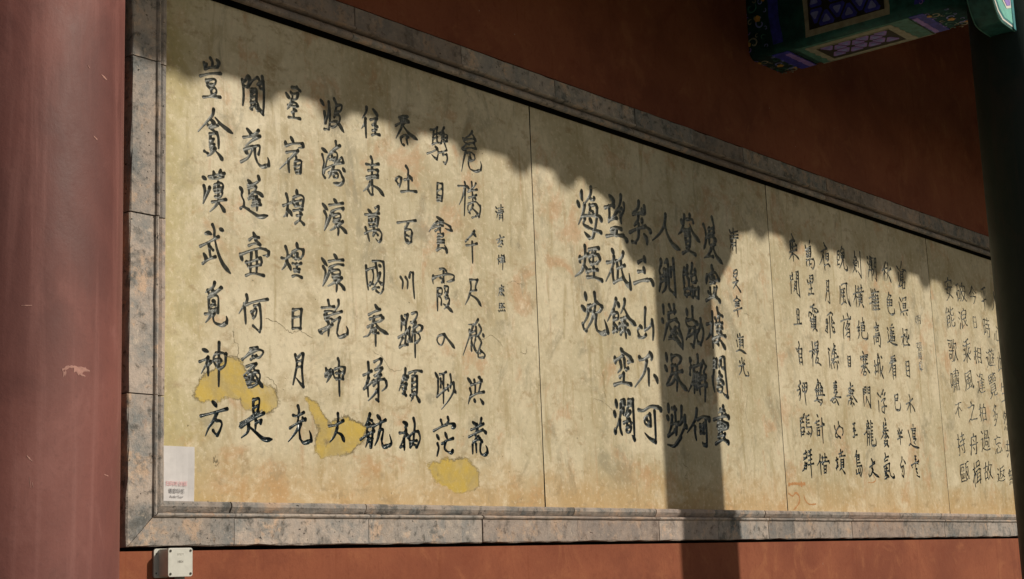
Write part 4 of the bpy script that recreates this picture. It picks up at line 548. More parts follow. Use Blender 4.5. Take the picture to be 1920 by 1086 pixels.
1.29|40|d3614,1442,3627,1424;v3618,1411,3620,1372;m3652,1455,3654,1408;m3634,1429,3694,1446;m3632,1413,3699,1427;h3616,1395,3697,1411;p3637,1390,3609,1339;v3636,1382,3637,1335;v3674,1395,3668,1324;m3639,1375,3672,1383;m3637,1359,3670,1367
1.30|40|m3631,1225,3662,1237,3667,1222,3657,1202,3628,1194,3631,1222;m3634,1210,3659,1217;d3649,1189,3651,1181;h3616,1162,3669,1180;p3661,1175,3613,1130;n3632,1167,3671,1137,3691,1120
1.31|40|d3644,1095,3647,1084;m3612,1068,3643,1084,3678,1076;m3626,1062,3663,1070;m3625,1051,3664,1059;m3623,1039,3663,1047;v3645,1064,3642,1041;h3606,1014,3688,1038;v3643,1026,3646,987
1.32|40|d3627,894,3628,878;m3616,862,3622,832;d3649,900,3652,888;m3636,875,3684,888;v3645,869,3642,822;m3648,865,3679,872;v3679,872,3676,829;m3648,853,3677,859;m3646,838,3675,843;n3602,804,3646,815,3702,801
1.33|40|v3655,774,3656,744;d3631,757,3637,746;m3676,764,3670,752;h3621,729,3680,746;p3650,732,3639,704,3615,683;v3665,737,3668,707,3680,688;m3680,686,3714,687,3707,706"""
tcu = bpy.data.curves.new('t', 'FONT'); tob = bpy.data.objects.new('t', tcu); C.objects.link(tob)
GC = {}
def glyph(ch):
    if ch in GC: return GC[ch]
    tcu.body = ch; bpy.context.view_layer.update()
    cc = tob.to_curve(bpy.context.evaluated_depsgraph_get(), apply_modifiers=False); segs = []
    for s in cc.splines:
        bp = s.bezier_points; n = len(bp); pts = []
        for i in range(n):
            a, b = bp[i], bp[(i+1) % n]
            p0, p1, p2, p3 = [np.array(q[:2]) for q in (a.co, a.handle_right, b.handle_left, b.co)]
            for t in np.linspace(0, 1, 4, endpoint=False): pts.append(p0*(1-t)**3+3*p1*t*(1-t)**2+3*p2*t*t*(1-t)+p3*t**3)
        pts = np.array(pts); segs.append(np.stack([pts, np.roll(pts, -1, 0)], 1))
    tob.to_curve_clear(); g = np.concatenate(segs); mn = g.reshape(-1, 2).min(0); mx = g.reshape(-1, 2).max(0)
    GC[ch] = (g - mn) / (mx - mn); return GC[ch]
def seg_sdf(g, X, Z):
    """signed distance (negative inside) to closed outline segments g (n,2,2) in metres"""
    best = np.full(X.shape, 1e9); ins = np.zeros(X.shape, int)
    for (x0, z0), (x1, z1) in g:
        dx, dz = x1-x0, z1-z0; L = dx*dx+dz*dz+1e-18
        t = np.clip(((X-x0)*dx+(Z-z0)*dz)/L, 0, 1); best = np.minimum(best, (X-x0-t*dx)**2+(Z-z0-t*dz)**2)
        c = (z0 > Z) != (z1 > Z)
        if c.any(): ins += (c & (X < (x1-x0)*(Z-z0)/(dz+1e-18)+x0))
    return np.where(ins % 2 == 1, -1, 1)*np.sqrt(best)
def stroke_sdf(strokes, X, Z, wd):
    best = np.full(X.shape, 1.0)
    for kind, pts in strokes:
        p = catmull(pts, 5) if len(pts) > 1 else np.array([pts[0], pts[0]])
        n = len(p); t = np.linspace(0, 1, n)
        if kind == 'd': r = 0.55 + 0.75*np.sin(np.pi*np.clip(t*0.8+0.15, 0, 1))
        elif kind == 'p': r = 1.15 - 0.75*t**1.3
        elif kind == 'n': r = 0.55 + 0.85*np.minimum(1, t*1.25) - 0.9*np.clip(t-0.85, 0, 1)/0.15*0.9
        elif kind == 'h': r = 0.95 - 0.35*np.sin(np.pi*t) + 0.15*t
        elif kind == 'v': r = 1.12 - 0.25*np.sin(np.pi*t*0.8) - 0.35*np.clip(t-0.8, 0, 1)/0.2
        elif kind == 't': r = np.full(n, 0.55)
        else: r = 1.0 - 0.35*np.sin(np.pi*t)
        r = np.maximum(r, 0.28)*wd
        for i in range(n-1):
            (x0, z0), (x1, z1) = p[i], p[i+1]; dx, dz = x1-x0, z1-z0; L = dx*dx+dz*dz+1e-12
            q = np.clip(((X-x0)*dx+(Z-z0)*dz)/L, 0, 1)
            best = np.minimum(best, np.sqrt((X-x0-q*dx)**2+(Z-z0-q*dz)**2) - (r[i]*(1-q)+r[i+1]*q))
    return best
def blur(a, k=1):
    for _ in range(k):
        b = np.pad(a, 1, mode='edge'); a = (b[1:-1, 1:-1]*4+b[:-2, 1:-1]*2+b[2:, 1:-1]*2+b[1:-1, :-2]*2+b[1:-1, 2:]*2+b[:-2, :-2]+b[2:, 2:]+b[:-2, 2:]+b[2:, :-2])/16
    return a
def char_field(ch, x0, x1, z0, z1, cell, strokes=None, wd=0.005):
    pad = 0.012
    if strokes is not None:
        ap = np.array([p for _, st in strokes for p in st]); x0, z0 = ap.min(0) - 0.002; x1, z1 = ap.max(0) + 0.002
    nx = int((x1-x0+2*pad)/cell)+2; nz = int((z1-z0+2*pad)/cell)+2
    xs = x0-pad+cell*np.arange(nx); zs = z0-pad+cell*np.arange(nz); X, Z = np.meshgrid(xs, zs, indexing='ij')
    a, b, c, d = RNG.uniform(0, 6.28, 4); w = x1-x0; h = z1-z0; k = RNG.uniform(25, 45)
    if strokes is not None:
        s = stroke_sdf(strokes, X, Z, wd); s = blur(s, 1)
    else:
        sl = 0.20 * w; ro = RNG.uniform(-0.05, 0.05)
        U = X + 0.035*w*np.sin(Z/h*5+a) + 0.02*w*np.sin(Z/h*13+b); V = Z - sl*((X-x0)/w-0.5) + ro*(X-x0) + 0.03*h*np.sin(X/w*4.5+c) + 0.012*h*np.sin(X/w*11+d)
        s = seg_sdf(glyph(ch)*np.array([w, h])+np.array([x0, z0]), U, V)
        s = s + 0.0011*np.sin(X*k*2.2+a)*np.sin(Z*k*2.0+b) - (0.0010 if h > 0.075 else 0.0006 if h > 0.05 else -0.0002)
        s = blur(s, 2); gx, gz = np.gradient(s, cell); s = s + blur(0.0016*np.clip(gz*gz, 0, 1) - 0.0010*np.clip(gx*gx, 0, 1), 1)*(1 if h > 0.06 else 0.5) + 0.0008*np.sin(Z*60+c)*np.sin(X*50+d)
    s = s + RNG.normal(0, 0.00012, s.shape)
    return xs, zs, s
def march(xs, zs, s):
    nx, nz = s.shape; ins = s < 0; V = []; D = []; idx = {}; F = []; E = []
    def gv(i, j):
        k = (i, j)
        if k not in idx: idx[k] = len(V); V.append((xs[i], zs[j])); D.append(-s[i, j])
        return idx[k]
    def ev(i, j, a, b):
        k = (i, j, a, b) if (i, j) < (a, b) else (a, b, i, j)
        if k not in idx:
            i, j, a, b = k; t = s[i, j]/(s[i, j]-s[a, b]); t = min(0.9, max(0.1, t))
            idx[k] = len(V); V.append((xs[i]+(xs[a]-xs[i])*t, zs[j]+(zs[b]-zs[j])*t)); D.append(0.0)
        return idx[k]
    cnt = ins[:-1, :-1].astype(int)+ins[1:, :-1]+ins[1:, 1:]+ins[:-1, 1:]
    for i, j in zip(*np.nonzero(cnt)):
        q = [(i, j), (i+1, j), (i+1, j+1), (i, j+1)]
        if cnt[i, j] == 4: F.append(tuple(gv(*p) for p in q)); continue
        poly = []; cr = []
        for n in range(4):
            a, b = q[n], q[(n+1) % 4]
            if ins[a]: poly.append(gv(*a))
            if ins[a] != ins[b]: poly.append(ev(*a, *b)); cr.append((len(poly)-1, ins[a]))
        F.append(tuple(poly)); L = len(poly)
        for p, inside in cr:
            if inside: E.append((poly[p], poly[(p+1) % L]))
    return np.array(V), np.array(D), F, E
def px2(loc): return loc
def groove(D):
    R = 0.0075; t = np.clip(D/R, 0, 1); return 0.0115*(1-(1-t)**1.8)

SEAM = [0.0, 1.9917, 4.016, 6.0231, 8.045]
PAN = [dict(label='leftmost cream stone panel with eight columns of large carved characters and yellow repair patches', seed=1),
       dict(label='cream stone panel crossed by the broad column shadow, bold large carved characters', seed=2),
       dict(label='cream stone panel of small carved characters with an orange scrawl at its lower left', seed=3),
       dict(label='cream carved stone panel partly hidden behind the dark column on the right', seed=4)]
TR = {}
for line in TRACE.strip().splitlines():
    key, wd, rest = line.split('|'); sts = []
    for s in rest.split(';'):
        if not s: continue
        nums = [int(q)/1000 for q in s[1:].split(',')]; sts.append((s[0], [(nums[i], nums[i+1]) for i in range(0, len(nums), 2)]))
    TR[key] = (float(wd)/10000*1.5, sts)

for pi, (info, block) in enumerate(zip(PAN, CH.split('\n#\n'))):
    xa, xb = SEAM[pi] + (0.0045 if pi else 0.0), SEAM[pi+1] - 0.0045; za, zb = 0.001, 1.751
    root = thing('carved_panel', (0, 0, 0), info['label'], 'stone panel', 'carved stone panels in the frame')
    mp = mat_panel('aged_cream_stone_%d' % (pi+1), info['seed'], pi == 0)
    chars = []; ci = 0
    for colr in block.split('\n'):
        for ent in colr.split(','):
            ch, *n = ent.split(' '); n = [int(q)/1000 for q in n]; ci += 1
            tr = TR.get('%d.%d' % (pi, ci))
            cell = 0.0018 if (n[3]-n[2]) > 0.08 or pi < 2 else 0.0022
            if n[3]-n[2] < 0.06: cell = 0.0014
            xs, zs, s = char_field(ch, *n, cell, tr[1] if tr else None, tr[0] if tr else 0)
            if pi == 3: s = s + 0.0009
            xs = xs; V2, D, F, E = march(xs, zs, s)
            keep = True
            chars.append((xs, zs, s, V2, D, F, E, n[3]-n[2]))
    # outline points for the slab
    P = []; ED = []
    def seglist(p, q, n, wob):
        out = []
        for i in range(n):
            t = i/n; x = p[0]+(q[0]-p[0])*t; z = p[1]+(q[1]-p[1])*t
            if 0 < i: x += wob[0]*random.uniform(-1, 1); z += wob[1]*random.uniform(-1, 1)
            out.append((x, z))
        return out
    rim = seglist((xa, za), (xb, za), 60, (0, 0.001)) + seglist((xb, za), (xb, zb), 60, (0.0022, 0)) + seglist((xb, zb), (xa, zb), 30, (0, 0)) + seglist((xa, zb), (xa, za), 60, (0.0022, 0))
    P += rim; ED += [(i, (i+1) % len(rim)) for i in range(len(rim))]
    for c in chars:
        b = len(P); used = {}
        for e in c[6]:
            ee = []
            for k in e:
                if k not in used: used[k] = b + len(used); P.append((float(c[3][k][0]), float(c[3][k][1])))
                ee.append(used[k])
            ED.append(tuple(ee))
    vv, _, tri, *_r = delaunay_2d_cdt([Vector(p) for p in P], ED, [], 0, 1e-6)
    A = np.array([v[:] for v in vv]); T = np.array([t for t in tri]); cen = A[T].mean(1); drop = np.zeros(len(T), bool)
    for c in chars:
        xs, zs, s = c[:3]; fx = (cen[:, 0]-xs[0])/(xs[1]-xs[0]); fz = (cen[:, 1]-zs[0])/(zs[1]-zs[0])
        ok = (fx > 0) & (fz > 0) & (fx < len(xs)-1) & (fz < len(zs)-1); i = fx[ok].astype(int); j = fz[ok].astype(int); u = fx[ok]-i; w = fz[ok]-j
        val = s[i, j]*(1-u)*(1-w)+s[i+1, j]*u*(1-w)+s[i, j+1]*(1-u)*w+s[i+1, j+1]*u*w
        ix = np.nonzero(ok)[0]; drop[ix[val < 0]] = True
    lx, lz = 0.0, 0.0
    def edge_out(c2):  # outside the slab outline
        return (c2[:, 0] < xa-0.002) | (c2[:, 0] > xb+0.002)
    keepT = T[~drop & ~edge_out(cen)]
    V3 = [(x, 0.0, z) for x, z in A]; F3 = [tuple(int(k) for k in t) for t in keepT]
    b = len(V3); V3 += [(x, 0.0, z) for x, z in rim] + [(x, 0.045, z) for x, z in rim]; n = len(rim)
    F3 += [(b+i, b+(i+1) % n, b+n+(i+1) % n, b+n+i) for i in range(n)]
    # dedupe orientation: faces towards -y
    slab = mesh('stone_slab', V3, F3, mp, root, mats=[mp, M_seam])
    for q_ in list(slab.data.polygons)[-n:]: q_.material_index = 1
    bm = bmesh.new(); bm.from_mesh(slab.data)
    for fc in bm.faces:
        if abs(fc.normal.y) > 0.9 and fc.normal.y > 0: fc.normal_flip()
    bm.to_mesh(slab.data); bm.free()
    for xs, zs, s, V2, D, F, E, hh in chars:
        if not F: continue
        dp = groove(D) * (1.0 if hh > 0.06 else 0.7)
        mesh('carved_character', [(V2[k][0], dp[k]*1.0, V2[k][1]) for k in range(len(V2))], [q for q in F], M_ink, root, smooth=True)
    info['root'] = root
bpy.data.objects.remove(tob)

# cracks, scrawl and old pencil marks on the panels
def onwall(u, v, h): return (u, -0.0006-h, v)
def crack(pi, pts, w=0.003, mat=None, name='crack'):
    if name == 'crack':                     # ragged, broken line rather than a smooth curve
        q = catmull(pts, 5); q = [(x + random.uniform(-0.0035, 0.0035), z + random.uniform(-0.0035, 0.0035)) for x, z in q]
        out = []; k = 0
        while k < len(q) - 2:
            n = random.randint(3, 7); out.append(ribbon(q[k:k+n+1], w*random.uniform(0.5, 0.9), onwall, 0.6, 0.0002)) if len(q[k:k+n+1]) > 1 else None; k += n + random.randint(0, 1)
        if out: v, f = merge(out); mesh(name, v, f, mat or M_dirt, PAN[pi]['root'])
        return
    v, f = ribbon(pts, w, onwall, 0.5, 0.0002); mesh(name, v, f, mat or M_dirt, PAN[pi]['root'])
CR = [(0, 0.003, 'd', [(0.463, 0.641), (0.505, 0.637), (0.542, 0.622), (0.579, 0.603), (0.618, 0.614), (0.643, 0.607), (0.682, 0.597)]), (0, 0.0022500000000000003, 'd', [(0.314, 0.584), (0.324, 0.548), (0.342, 0.528), (0.337, 0.498), (0.351, 0.473)]), (0, 0.0022500000000000003, 'd', [(0.347, 0.491), (0.323, 0.495), (0.277, 0.493)]), (0, 0.0022500000000000003, 'd', [(0.992, 0.571), (1.035, 0.558), (1.076, 0.517), (1.12, 0.508), (1.155, 0.523)]), (0, 0.00165, 'd', [(1.839, 1.133), (1.827, 1.106), (1.843, 1.085)]), (0, 0.00165, 'd', [(1.864, 1.084), (1.887, 1.106), (1.882, 1.137)]), (0, 0.0022500000000000003, 'd', [(1.608, 0.669), (1.677, 0.698), (1.727, 0.68), (1.759, 0.65)]), (0, 0.0022500000000000003, 'd', [(1.863, 0.648), (1.898, 0.642), (1.91, 0.663)]), (0, 0.0022500000000000003, 'd', [(0.24, 0.152), (0.231, 0.131), (0.244, 0.121), (0.253, 0.135)]), (0, 0.0075, 'd', [(0.235, 0.149), (0.242, 0.131), (0.247, 0.142)]), (0, 0.0022500000000000003, 'd', [(1.81, 0.938), (1.846, 0.947), (1.899, 0.938)]), (0, 0.0022500000000000003, 'd', [(0.466, 0.438), (0.502, 0.418), (0.514, 0.387)]), (1, 0.0022500000000000003, 'd', [(2.367, 0.482), (2.426, 0.476), (2.492, 0.449), (2.511, 0.433)]), (1, 0.0022500000000000003, 'd', [(2.436, 0.602), (2.454, 0.574), (2.446, 0.53), (2.459, 0.495)]), (1, 0.0022500000000000003, 'd', [(2.389, 1.444), (2.464, 1.465), (2.504, 1.447)]), (1, 0.0022500000000000003, 'd', [(3.051, 0.216), (3.094, 0.192), (3.063, 0.153), (3.115, 0.129), (3.084, 0.091)]), (1, 0.0022500000000000003, 'd', [(3.706, 1.012), (3.758, 1.006)]), (1, 0.0022500000000000003, 'd', [(3.689, 0.589), (3.656, 0.492), (3.684, 0.425)]), (2, 0.022, 'r', [(4.039, 0.139), (4.107, 0.146), (4.175, 0.144), (4.221, 0.148)]), (2, 0.011, 'r', [(4.033, 0.094), (4.075, 0.081), (4.111, 0.098), (4.143, 0.082), (4.145, 0.054), (4.112, 0.026), (4.076, 0.009)]), (2, 0.009, 'r', [(4.195, 0.089), (4.208, 0.061), (4.24, 0.041), (4.286, 0.039), (4.321, 0.042)]), (2, 0.006, 'r', [(5.018, 0.217), (5.046, 0.187), (5.004, 0.171), (4.951, 0.17)]), (2, 0.0022500000000000003, 'd', [(5.207, 1.557), (5.272, 1.534)])]
for pi, w, kind, pts in CR: crack(pi, pts, w, M_rust if kind == 'r' else M_dirt, 'crayon_stroke' if kind == 'r' else 'crack')

# ------------------------------------------------------------------ round columns
def column(x, y, mat, label):
    t = thing('round_column', (x, y, -Z0), label, 'column', 'round wooden columns carrying the porch roof')
    n = 96; prof = [(0.2165, -Z0+0.14), (0.2160, -0.5), (0.2155, 0.6), (0.2150, 1.6), (0.2140, 3.0)]
    V = [(x+r*math.cos(2*math.pi*k/n), y+r*math.sin(2*math.pi*k/n), z) for r, z in prof for k in range(n)]
    F = [(j*n+k, j*n+(k+1) % n, (j+1)*n+(k+1) % n, (j+1)*n+k) for j in range(len(prof)-1) for k in range(n)]
    F += [tuple(range(n))[::-1], tuple(range((len(prof)-1)*n, len(prof)*n))]
    s = mesh('shaft', V, F, mat, t, smooth=True)
    prof = [(0.40, -Z0-0.02), (0.40, -Z0+0.02), (0.37, -Z0+0.04), (0.34, -Z0+0.06), (0.35, -Z0+0.09), (0.30, -Z0+0.125), (0.27, -Z0+0.139)]
    V = [(x+r*math.cos(2*math.pi*k/n), y+r*math.sin(2*math.pi*k/n), z) for r, z in prof for k in range(n)]
    F = [(j*n+k, j*n+(k+1) % n, (j+1)*n+(k+1) % n, (j+1)*n+k) for j in range(len(prof)-1) for k in range(n)] + [tuple(range((len(prof)-1)*n, len(prof)*n))]
    mesh('stone_base', V, F, M_stone, t, smooth=True)
    return t
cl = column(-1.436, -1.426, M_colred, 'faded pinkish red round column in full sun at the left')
cr = column(4.05, -1.426, M_colshade, 'dark shaded round column at the right with the painted beam above')

# chips and scratches on the sunlit column
def oncol(cx, cy, r):
    def pl(u, v, h):
        a = u; rr = r + 0.0004 + h; return (cx+rr*math.cos(a), cy+rr*math.sin(a), v)
    return pl
CHIP = [(0.006, [(-1.6518, 0.1203), (-1.5822, 0.1273), (-1.5023, 0.1268), (-1.3663, 0.1236)]), (0.01, [(-1.6413, 0.1127), (-1.6117, 0.1161)]), (0.012, [(-1.54, 0.1241), (-1.4737, 0.1205), (-1.416, 0.1265)]), (0.004, [(-1.4733, 0.1156), (-1.4147, 0.1128)]), (0.002, [(-1.4447, 0.7069), (-1.4196, 0.7021)]), (0.003, [(-1.2695, 0.6986), (-1.1891, 0.6932)]), (0.003, [(-1.9345, -0.035), (-1.891, -0.0443)]), (0.0015, [(-2.004, 0.2329), (-1.9184, 0.2339)]), (0.004, [(-1.9096, -0.0723), (-1.8992, -0.0909)]), (0.0015, [(-1.1502, -0.063), (-1.0757, -0.0651)]), (0.004, [(-1.8873, -0.0816), (-1.8778, -0.091)]), (0.003, [(-1.3629, 0.5715), (-1.3149, 0.5668)])]
M_chip = plain('bare_chip', (0.40, 0.21, 0.175), 0.8, 0.2, 80)
for w, pts in CHIP:
    v, f = ribbon(pts, w, oncol(-1.436, -1.426, 0.2156), 0.5, 0.0002); mesh('paint_chip', v, f, M_chip, cl)

# ------------------------------------------------------------------ painted tie beam from the column to the wall
XB0, XB1, BZ0, BZ1 = 3.866, 4.234, 2.418, 2.93
bt = thing('painted_beam', (4.05, -0.7, BZ0), 'green, blue and lilac painted tie beam reaching from the dark column to the red wall', 'beam')
def rrect(x0, x1, z0, z1, r, n=6):
    out = []
    for cx, cz, a0 in ((x1-r, z0+r, -90), (x1-r, z1-r, 0), (x0+r, z1-r, 90), (x0+r, z0+r, 180)):
        for k in range(n+1):
            a = math.radians(a0+90*k/n); out.append((cx+r*math.cos(a), cz+r*math.sin(a)))
    return out
v, f = prism(rrect(XB0, XB1, BZ0, BZ1, 0.045), 'y', -1.25, -0.046)
body = mesh('beam_body', v, f, M_green, bt)
body.data.polygons.foreach_set('use_smooth', [len(p.vertices) == 4 for p in body.data.polygons])
HS = 0.0016
def layer(name, poly, face, lev, mat, th=HS):
    """flat inlay on the beam; poly in (y, t): t = z on the side face, x on the underside"""
    if face == 'side': v, f = prism(poly, 'x', XB0 + 0.001, XB0 - HS*lev)
    else: v, f = prism([(t, y) for y, t in poly], 'z', BZ0 + 0.001, BZ0 - HS*lev)
    return mesh(name, v, f, mat, bt)
def jag(p, q, n, amp):
    out = []
    for i in range(n+1):
        t = i/n; out.append((p[0]+(q[0]-p[0])*t+(amp*(1 if i % 2 else -1) if 0 < i < n else 0)*random.uniform(0.4, 1), p[1]+(q[1]-p[1])*t))
    return out
def band(face, ya, yb, t0, t1, mat, lev, curve=0.0, name='painted_band', n=10):
    A = [(ya + curve*math.sin(math.pi*i/n) + random.uniform(-0.004, 0.004), t0+(t1-t0)*i/n) for i in range(n+1)]
    B = [(yb + curve*math.sin(math.pi*i/n) + random.uniform(-0.004, 0.004), t1+(t0-t1)*i/n) for i in range(n+1)]
    return layer(name, A+B, face, lev, mat)
def lattice(face, y0, y1, t0, t1, lev, matA, matB, cell):
    """six-armed star lattice: rounded triangular petals on black"""
    layer('star_ground', [(y0, t0), (y1, t0), (y1, t1), (y0, t1)], face, lev, M_black)
    h = cell*math.sqrt(3)/2; rows = int((t1-t0)/h)+2; cols = int(abs(y1-y0)/cell)+3
    ylo, yhi = min(y0, y1), max(y0, y1)
    for r in range(-1, rows):
        for c in range(-1, cols):
            for up in (0, 1):
                off = (r % 2)*cell/2; a = (ylo+c*cell+off, t0+r*h); b = (a[0]+cell, a[1]); d = (a[0]+cell/2, a[1]+h)
                if up: a, b, d = (a[0]+cell/2, a[1]+h), (a[0]+cell*1.5, a[1]+h), (a[0]+cell, a[1])
                cx = (a[0]+b[0]+d[0])/3; cz = (a[1]+b[1]+d[1])/3
                if not (ylo+0.01 < cx < yhi-0.01 and t0+0.008 < cz < t1-0.008): continue
                for sc, mt, lv, nm in ((0.84, matA, lev+1, 'petal'), (0.42, matB, lev+2, 'petal_heart')):
                    pts = [(min(max(cx+(p[0]-cx)*sc, ylo+0.004), yhi-0.004), min(max(cz+(p[1]-cz)*sc, t0+0.004), t1-0.004)) for p in (a, b, d)]
                    q = []
                    for i in range(3):
                        p0, p1 = pts[i], pts[(i+1) % 3]
                        for t in (0.16, 0.84): q.append((p0[0]+(p1[0]-p0[0])*t, p0[1]+(p1[1]-p0[1])*t))
                    layer(nm, q, face, lv, mt)
# underside
B0, B1 = 3.915, 4.212
band('bottom', -0.30, -0.95, B0-0.01, B1+0.002, M_green2, 1)
A = [(-0.348, B0+0.016)] + [(-0.839, B0+0.010)] + jag((-0.842, B0+0.02), (-0.858, B1), 9, 0.007) + jag((-0.352, B1), (-0.338, B0+0.03), 9, 0.007)
layer('cream_border', A, 'bottom', 2, M_cream)
lattice('bottom', -0.385, -0.803, 3.972, 4.183, 3, M_purple, M_lblue, 0.103)
for t_ in (3.9715, 4.1835): layer('pale_rule', [(-0.382, t_-0.0025), (-0.806, t_-0.0025), (-0.806, t_+0.0025), (-0.382, t_+0.0025)], 'bottom', 4, M_cream)
layer('pale_rule', [(-0.30, 4.2165), (-0.95, 4.2165), (-0.95, 4.2235), (-0.30, 4.2235)], 'bottom', 2, M_cream)
band('bottom', -0.165, -0.262, B0-0.015, B1+0.004, M_blue, 1, 0.0, n=14); band('bottom', -0.222, -0.256, B0+0.02, B1-0.005, M_purple, 2, n=22); band('bottom', -0.266, -0.270, B0-0.01, B1+0.004, M_black, 2)
band('bottom', -0.95, -1.03, B0-0.015, B1+0.004, M_blue, 1, n=14); band('bottom', -0.955, -0.982, B0+0.02, B1-0.005, M_purple, 2, n=22); band('bottom', -0.942, -0.946, B0-0.01, B1+0.004, M_black, 2)
# side
S0, S1 = 2.462, 2.885
band('side', -0.39, -0.87, S0-0.012, S1, M_cream, 1, name='cream_border')
lattice('side', -0.415, -0.843, S0+0.022, S1-0.03, 2, M_blue, M_lblue, 0.13)
band('side', -0.195, -0.255, S0, S1, M_blue, 1, 0.02); band('side', -1.005, -1.06, S0, S1, M_blue, 1, -0.02)
def curl(face, cy, ct, r, turns, mat, lev, w=0.008, sgn=1, a0=0.0):
    pts = [(cy+sgn*r*(1-0.75*i/9)*math.cos(a0+turns*6.283*i/9), ct+r*(1-0.75*i/9)*math.sin(a0+turns*6.283*i/9)) for i in range(10)]
    if face == 'side': pl = lambda u, v, h: (XB0-HS*lev-h, u, v)
    else: pl = lambda u, v, h: (v, u, BZ0-HS*lev-h)
    v, f = ribbon(pts, w, pl, 0.1, 0.001); mesh('scroll_line', v, f, mat, bt)
def blob(face, cy, ct, r, mat, lev, name='flower_boss'):
    layer(name, [(cy+r*math.cos(a)*(1+0.12*math.sin(5*a)), ct+r*math.sin(a)*(1+0.12*math.sin(5*a))) for a in [k*6.283/20 for k in range(20)]], face, lev, mat)
for face, tt in (('bottom', (3.96, 4.05, 4.14, 4.19)), ('side', (2.50, 2.60, 2.70, 2.80))):
    for y0 in (-0.10, -1.09):
        for i, t in enumerate(tt):
            curl(face, y0 + 0.025*(-1)**i, t, 0.034, 0.9, (M_cream, M_lblue, M_green2, M_cream)[i], 1, 0.009, (-1)**i, i*1.3)
            curl(face, y0 - 0.035*(-1)**i, t+0.02, 0.018, 0.8, (M_green2, M_cream, M_lblue, M_green2)[i], 1, 0.006, -1, i)
            for j in range(3):
                curl(face, y0 + 0.06*(j-1)*0.9, t + 0.035*((j % 2)*2-1), 0.014, 0.7, (M_lblue, M_cream, M_purple)[j], 1, 0.005, (-1)**j, j+i)
        layer('cloud_edge', [(y0+0.075*(1 if y0 > -0.5 else -1)*-1 + 0.008*math.sin(k*2.1), (B0 if face == 'bottom' else S0) + k*0.02) for k in range(14)] + [(y0+0.069*(1 if y0 > -0.5 else -1)*-1 + 0.008*math.sin(k*2.1), (B0 if face == 'bottom' else S0) + k*0.02) for k in range(13, -1, -1)], face, 1, M_cream) if False else None
        blob(face, y0-0.01, tt[1]+0.03, 0.018, M_gold, 2); blob(face, y0+0.055, tt[0], 0.013, M_gold, 2); blob(face, y0-0.05, tt[2]+0.03, 0.012, M_gold, 1)

# ------------------------------------------------------------------ carved bracket under the eave lintel, on both sides of each column
def bracket(cx, label):
    t = thing('eave_bracket', (cx, -1.44, 2.18), label, 'bracket', 'carved brackets at the column tops')
    Lp = [(-0.20, 2.185), (-0.36, 2.192), (-0.41, 2.222), (-0.445, 2.275), (-0.468, 2.33), (-0.485, 2.39), (-0.53, 2.44), (-0.60, 2.475), (-0.72, 2.50), (-0.75, 2.555), (-0.20, 2.555)]
    for s in (-1, 1):
        P1 = [(cx - s*p[0] if s > 0 else cx + p[0], p[1]) for p in Lp]
        P1 = [(cx + (p[0] if s < 0 else -p[0]), p[1]) for p in Lp]
        v, f = prism(P1, 'y', -1.500, -1.380); bevelled('bracket_arm', v, f, M_green, t, w=0.003, seg=1)
        def shr(P_, d):
            out = []
            for x, z in P_:
                u = abs(x-cx); u2 = u - d if u > 0.21 else u; z2 = z + d if z < 2.54 else z - d*0.2
                out.append((cx + (-u2 if s < 0 else u2), z2))
            return out
        for d, mt, nm, lv in ((0.010, M_white, 'white_outline', 1), (0.020, M_teal2, 'mid_teal_field', 2), (0.027, M_teal, 'pale_teal_field', 3)):
            v, f = prism(shr(P1, d), 'y', -1.499, -1.500 - 0.0016*lv); mesh(nm, v, f, mt, t)
        q = [(cx + s*u, z) for u, z in ((0.30, 2.27), (0.38, 2.33), (0.40, 2.42), (0.24, 2.42), (0.24, 2.29))]
        v, f = prism(q, 'y', -1.504, -1.5068); mesh('white_outline', v, f, M_white, t)
        q = [(cx + s*u, z) for u, z in ((0.295, 2.285), (0.365, 2.34), (0.38, 2.40), (0.25, 2.40), (0.25, 2.30))]
        v, f = prism(q, 'y', -1.506, -1.5085); mesh('lilac_heart', v, f, M_purple, t)
        v, f = prism([(cx + s*u, z) for u, z in ((0.205, 2.186), (0.205, 2.54), (0.232, 2.54), (0.232, 2.19))], 'y', -1.504, -1.5075); mesh('blue_edge', v, f, M_teal2, t)
        # pale edge lines round the underside
        e = P1[0:7]
        for y in (-1.383, -1.497):
            v, f = ribbon([(p[0], p[1]) for p in e], 0.005, lambda a, b, h, y=y: (a, y - 0.0, b - 0.001 - h), 0, 0.001)
            v2 = []
            for k, p in enumerate(v): v2.append(p)
            n = len(catmull(e)); cp = catmull(e); V, F = [], []
            for i in range(n):
                for dy in (-0.003, 0.003): V.append((cp[i][0] - s*0.0 , y+dy, cp[i][1]-0.0016)); 
                for dy in (0.003, -0.003): V.append((cp[i][0], y+dy, cp[i][1]+0.002))
            for i in range(n-1):
                for k in range(4): F.append((4*i+k, 4*i+(k+1) % 4, 4*i+4+(k+1) % 4, 4*i+4+k))
            mesh('pale_edge_line', V, F, M_green2, t)
    return t
bracket(4.05, 'green bracket with a pale teal sunlit face at the top of the dark column')

